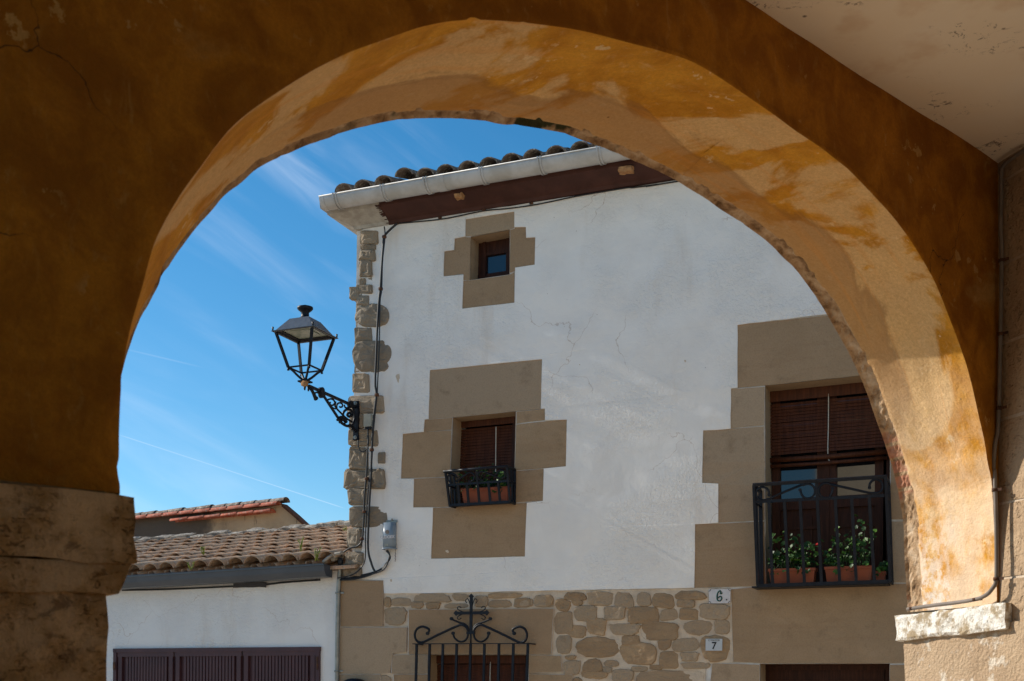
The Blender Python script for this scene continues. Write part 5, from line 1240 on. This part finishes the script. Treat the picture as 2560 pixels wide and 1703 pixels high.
# right-hand wall of dressed stone
C0 = sp(sC, 0); wdir = Vector((.302, -.953, 0)).normalized(); wn = Vector((-.953, -.302, 0)).normalized()
def RW(p, o=0.): return hit(p, C0 + wn * o, wn)
bm = BM(); rq = random.Random(15); z = -.4
heights = [.36, .34, .38, .35]
zj = [-.4]
while zj[-1] < zC + .3: zj.append(zj[-1] + rq.choice(heights))
for za, zb2 in zip(zj, zj[1:]):
    s = -.06 - rq.uniform(0, .12)
    while s < 6:
        L = rq.uniform(.5, .9); c8 = [C0 + wdir * x + Z * y + wn * o for y in (za + .004, zb2 - .004) for x, o in ((s + .004, .0), (s + L - .004, .0), (s + L - .004, -.25), (s + .004, -.25))]
        box8(bm, c8, (8, 1, 5), .0035, 7, rq.random() * 5, .004); s += L
def mat_combed():
    k = NM('combed_sandstone', .92, .2)
    c = k.mix(k.mr(k.noise(3, 6, .6), .3, .7), (.50, .36, .23), (.42, .29, .18)); c = k.mix(k.math('MULTIPLY', k.mr(k.noise(14, 5, .7), .6, .72), .5), c, (.25, .16, .09))
    h = k.math('ADD', k.math('MULTIPLY', k.noise(18, 7, .7), 1.6), k.math('MULTIPLY', k.noise(60, 2, .5, 0, k.vec((1, 1, 1))), .9)); pit = k.mr(k.noise(34, 4, .5), .60, .68, 0, -1.2)
    return k.done(c, k.bump(k.math('ADD', h, pit), .8, .012))
MAT['combed'] = mat_combed()
obj('side_wall', bm, MAT['combed'], arcade)
bm = BM(); prism(bm, [[C0 + wdir * a_ + Z * z_ - wn * .006 for a_, z_ in ((-.1, -.4), (6, -.4), (6, zC + .3), (-.1, zC + .3))]], -wn * .2); obj('side_wall_mortar', bm, MAT['mortar'], arcade)
# right pier under the arch: jamb face seen from the opening
def JP(p, jut=0.):
    """pixel -> plane through the right jamb (runs through the wall thickness), pushed jut metres into the opening"""
    a, b = nearR[-1], farR[-1]; t = (b - a); t.z = 0; t.normalize(); n = Vector((t.y, -t.x, 0)); n = n if n.dot(d_) < 0 else -n
    return hit(p, a + n * jut, n)
cap4 = [JP(p, .035) for p in T('G', (1388, 1278), (2228, 1188), (2238, 982), (1398, 1085))]
bm = BM(); cap = [cap4[0], cap4[1], cap4[1] + d_ * .35, cap4[0] + d_ * .35, cap4[3], cap4[2], cap4[2] + d_ * .35, cap4[3] + d_ * .35]
box8(bm, cap, (22, 8, 7), .010, 8, 2, .012); obj('capital', bm, MAT['lime'], arcade)
sh = [JP((px, 1640), .0) for px in (2259, 2470)]; bm = BM()
zt2 = JP(T('G', (1480, 1250))[0]).z; zt3 = JP(T('G', (2200, 1180))[0]).z; zz = max(zt2, zt3) + .03
jd = (sh[1] - sh[0]).normalized()
zc = zz
r3 = random.Random(5)
while zc > -.4:
    h = r3.uniform(.32, .42); a, b = Vector((sh[0].x, sh[0].y, 0)), Vector((sh[1].x, sh[1].y, 0)) + jd * .25
    box8(bm, [a + Z * (zc - h + .003), b + Z * (zc - h + .003), b + d_ * .35 + Z * (zc - h + .003), a + d_ * .35 + Z * (zc - h + .003), a + Z * zc, b + Z * zc, b + d_ * .35 + Z * zc, a + d_ * .35 + Z * zc], (14, 4, 8), .006, 8, r3.random() * 8, .006); zc -= h
obj('pier', bm, MAT['pier'], arcade)
# left pier: shaft, lower moulding and capital
def stack(name, s1, z0, z1, front, mat, s1b=None, sub=(26, 8, 8), amp=.010, seed=1, rnd_=.012, right_dep=TH + .03):
    bm = BM(); s1b = s1 if s1b is None else s1b; s0 = -3.2
    box8(bm, [sp(s0, z0, -front), sp(s1b, z0, -front), sp(s1b, z0, right_dep), sp(s0, z0, right_dep), sp(s0, z1, -front), sp(s1, z1, -front), sp(s1, z1, right_dep), sp(s0, z1, right_dep)], sub, amp, 9, seed, rnd_)
    return obj(name, bm, mat, arcade)
def zn(px, py, dep=-.03): return AS((px, py), dep).z
zcap_t = zn(300, 1240); zcap_b = zn(300, 1405); zmo_b = zn(290, 1482)
s_cap = s_of(349, -.035); s_sh = s_of(279, -.0)
stack('capital', s_cap, zcap_b - .003, zcap_t, .035, MAT['stained'], None, (60, 8, 8), .007, 4, .010)
stack('moulding', s_cap - .004, zmo_b - .004, zcap_b - .001, .026, MAT['stained'], s_sh + .012, (60, 8, 5), .006, 6, .006)
zc = zmo_b + .004; k_ = 0
while zc > -.4:
    h = r3.uniform(.36, .5); stack('pier', s_sh - .001 * (k_ % 2), zc - h - .004, zc, .005 + .003 * (k_ % 2), MAT['stained'], s_of(272 if k_ == 0 else 268, 0), (50, 6, 12), .011, 8 + k_, .008); zc -= h; k_ += 1
# ceiling, added back wall and end walls of the arcade
bm = BM(); gridc = 24; P = [sp(-3.4, zC, .1), sp(sC + .5, zC, .1), sp(sC + 1.2, zC, -6), sp(-3.4, zC, -6)]
vs = [[bm.verts.new((P[0].lerp(P[1], i / gridc)).lerp(P[3].lerp(P[2], i / gridc), j / gridc) + Z * noise.noise(Vector((i * .4, j * .4, 2))) * .012) for i in range(gridc + 1)] for j in range(gridc + 1)]
for j in range(gridc):
    for i in range(gridc): bm.faces.new([vs[j][i], vs[j][i + 1], vs[j + 1][i + 1], vs[j + 1][i]]).smooth = True
top = [bm.verts.new(p + Z * .25) for p in P]; bm.faces.new(top)
obj('ceiling', bm, MAT['ceiling'], arcade)
bm = BM(); box8(bm, [sp(-3.4, -.2, -5.2), sp(sC + 1.5, -.2, -5.2), sp(sC + 1.5, -.2, -5.4), sp(-3.4, -.2, -5.4), sp(-3.4, zC - 1.5, -5.2), sp(sC + 1.5, zC - 1.5, -5.2), sp(sC + 1.5, zC - 1.5, -5.4), sp(-3.4, zC - 1.5, -5.4)]); obj('light_control_wall', bm, MAT['far_cream'], arcade)  # unseen wall added to control light in the arcade, low enough to admit sky
bm = BM(); box8(bm, [sp(-3.2, -.2, .3), sp(-3.4, -.2, .3), sp(-3.4, -.2, -5.2), sp(-3.2, -.2, -5.2), sp(-3.2, zC + .2, .3), sp(-3.4, zC + .2, .3), sp(-3.4, zC + .2, -5.2), sp(-3.2, zC + .2, -5.2)]); obj('end_wall', bm, MAT['far_cream'], arcade)
# conduit in the corner
pc = T('J', (2205, 1130), (2203, 1300), (2200, 1500)) + T('L', (2206, 60), (2202, 400), (2196, 700), (2190, 1000), (2180, 1250))
pts = [RW(p, .03) for p in pc]
p2 = T('L', (2162, 1340), (2152, 1500)) + T('G', (2140, 30), (2150, 300), (2155, 600), (2152, 820))
pts += [JP(p, .055) for p in p2[:]]; pts[len(pc):] = [RW(p, .045) if k < 4 else JP(p, .05) for k, p in enumerate(p2)]
pts = pts[:len(pc)] + [RW(p, .05) for p in p2]
pts += [JP(p, .045) for p in T('G', (2120, 890), (2075, 935), (2000, 965), (1850, 990), (1700, 1008), (1600, 1022), (1500, 1038))]
topc = [RW(p, .03) for p in T('J', (2352, 985), (2280, 1030), (2225, 1075))]
bm = BM(); tube(bm, catmull(topc + pts, 4), .0095, 8)
con = tag(obj('conduit', bm, MAT['conduit'], None, base=pts[-1]), 'thin grey-brown pipe running down the corner and along the top of the right capital', 'conduit')
for q in (RW(T('L', (2203, 135))[0], .03), RW(T('L', (2200, 615))[0], .03), RW(T('L', (2190, 1100))[0], .03), RW(T('G', (2142, 160))[0], .05), RW(T('G', (2152, 815))[0], .05), JP(T('G', (1998, 966))[0], .045), JP(T('G', (1530, 1033))[0], .045)):
    b = BM(); tube(b, [q - Z * .007 - wdir * .0, q + Z * .007], .014, 8); bar(b, q, q + wdir * .035 - wn * .01, .012, .006, wn); obj('clip', b, MAT['rust'], con)
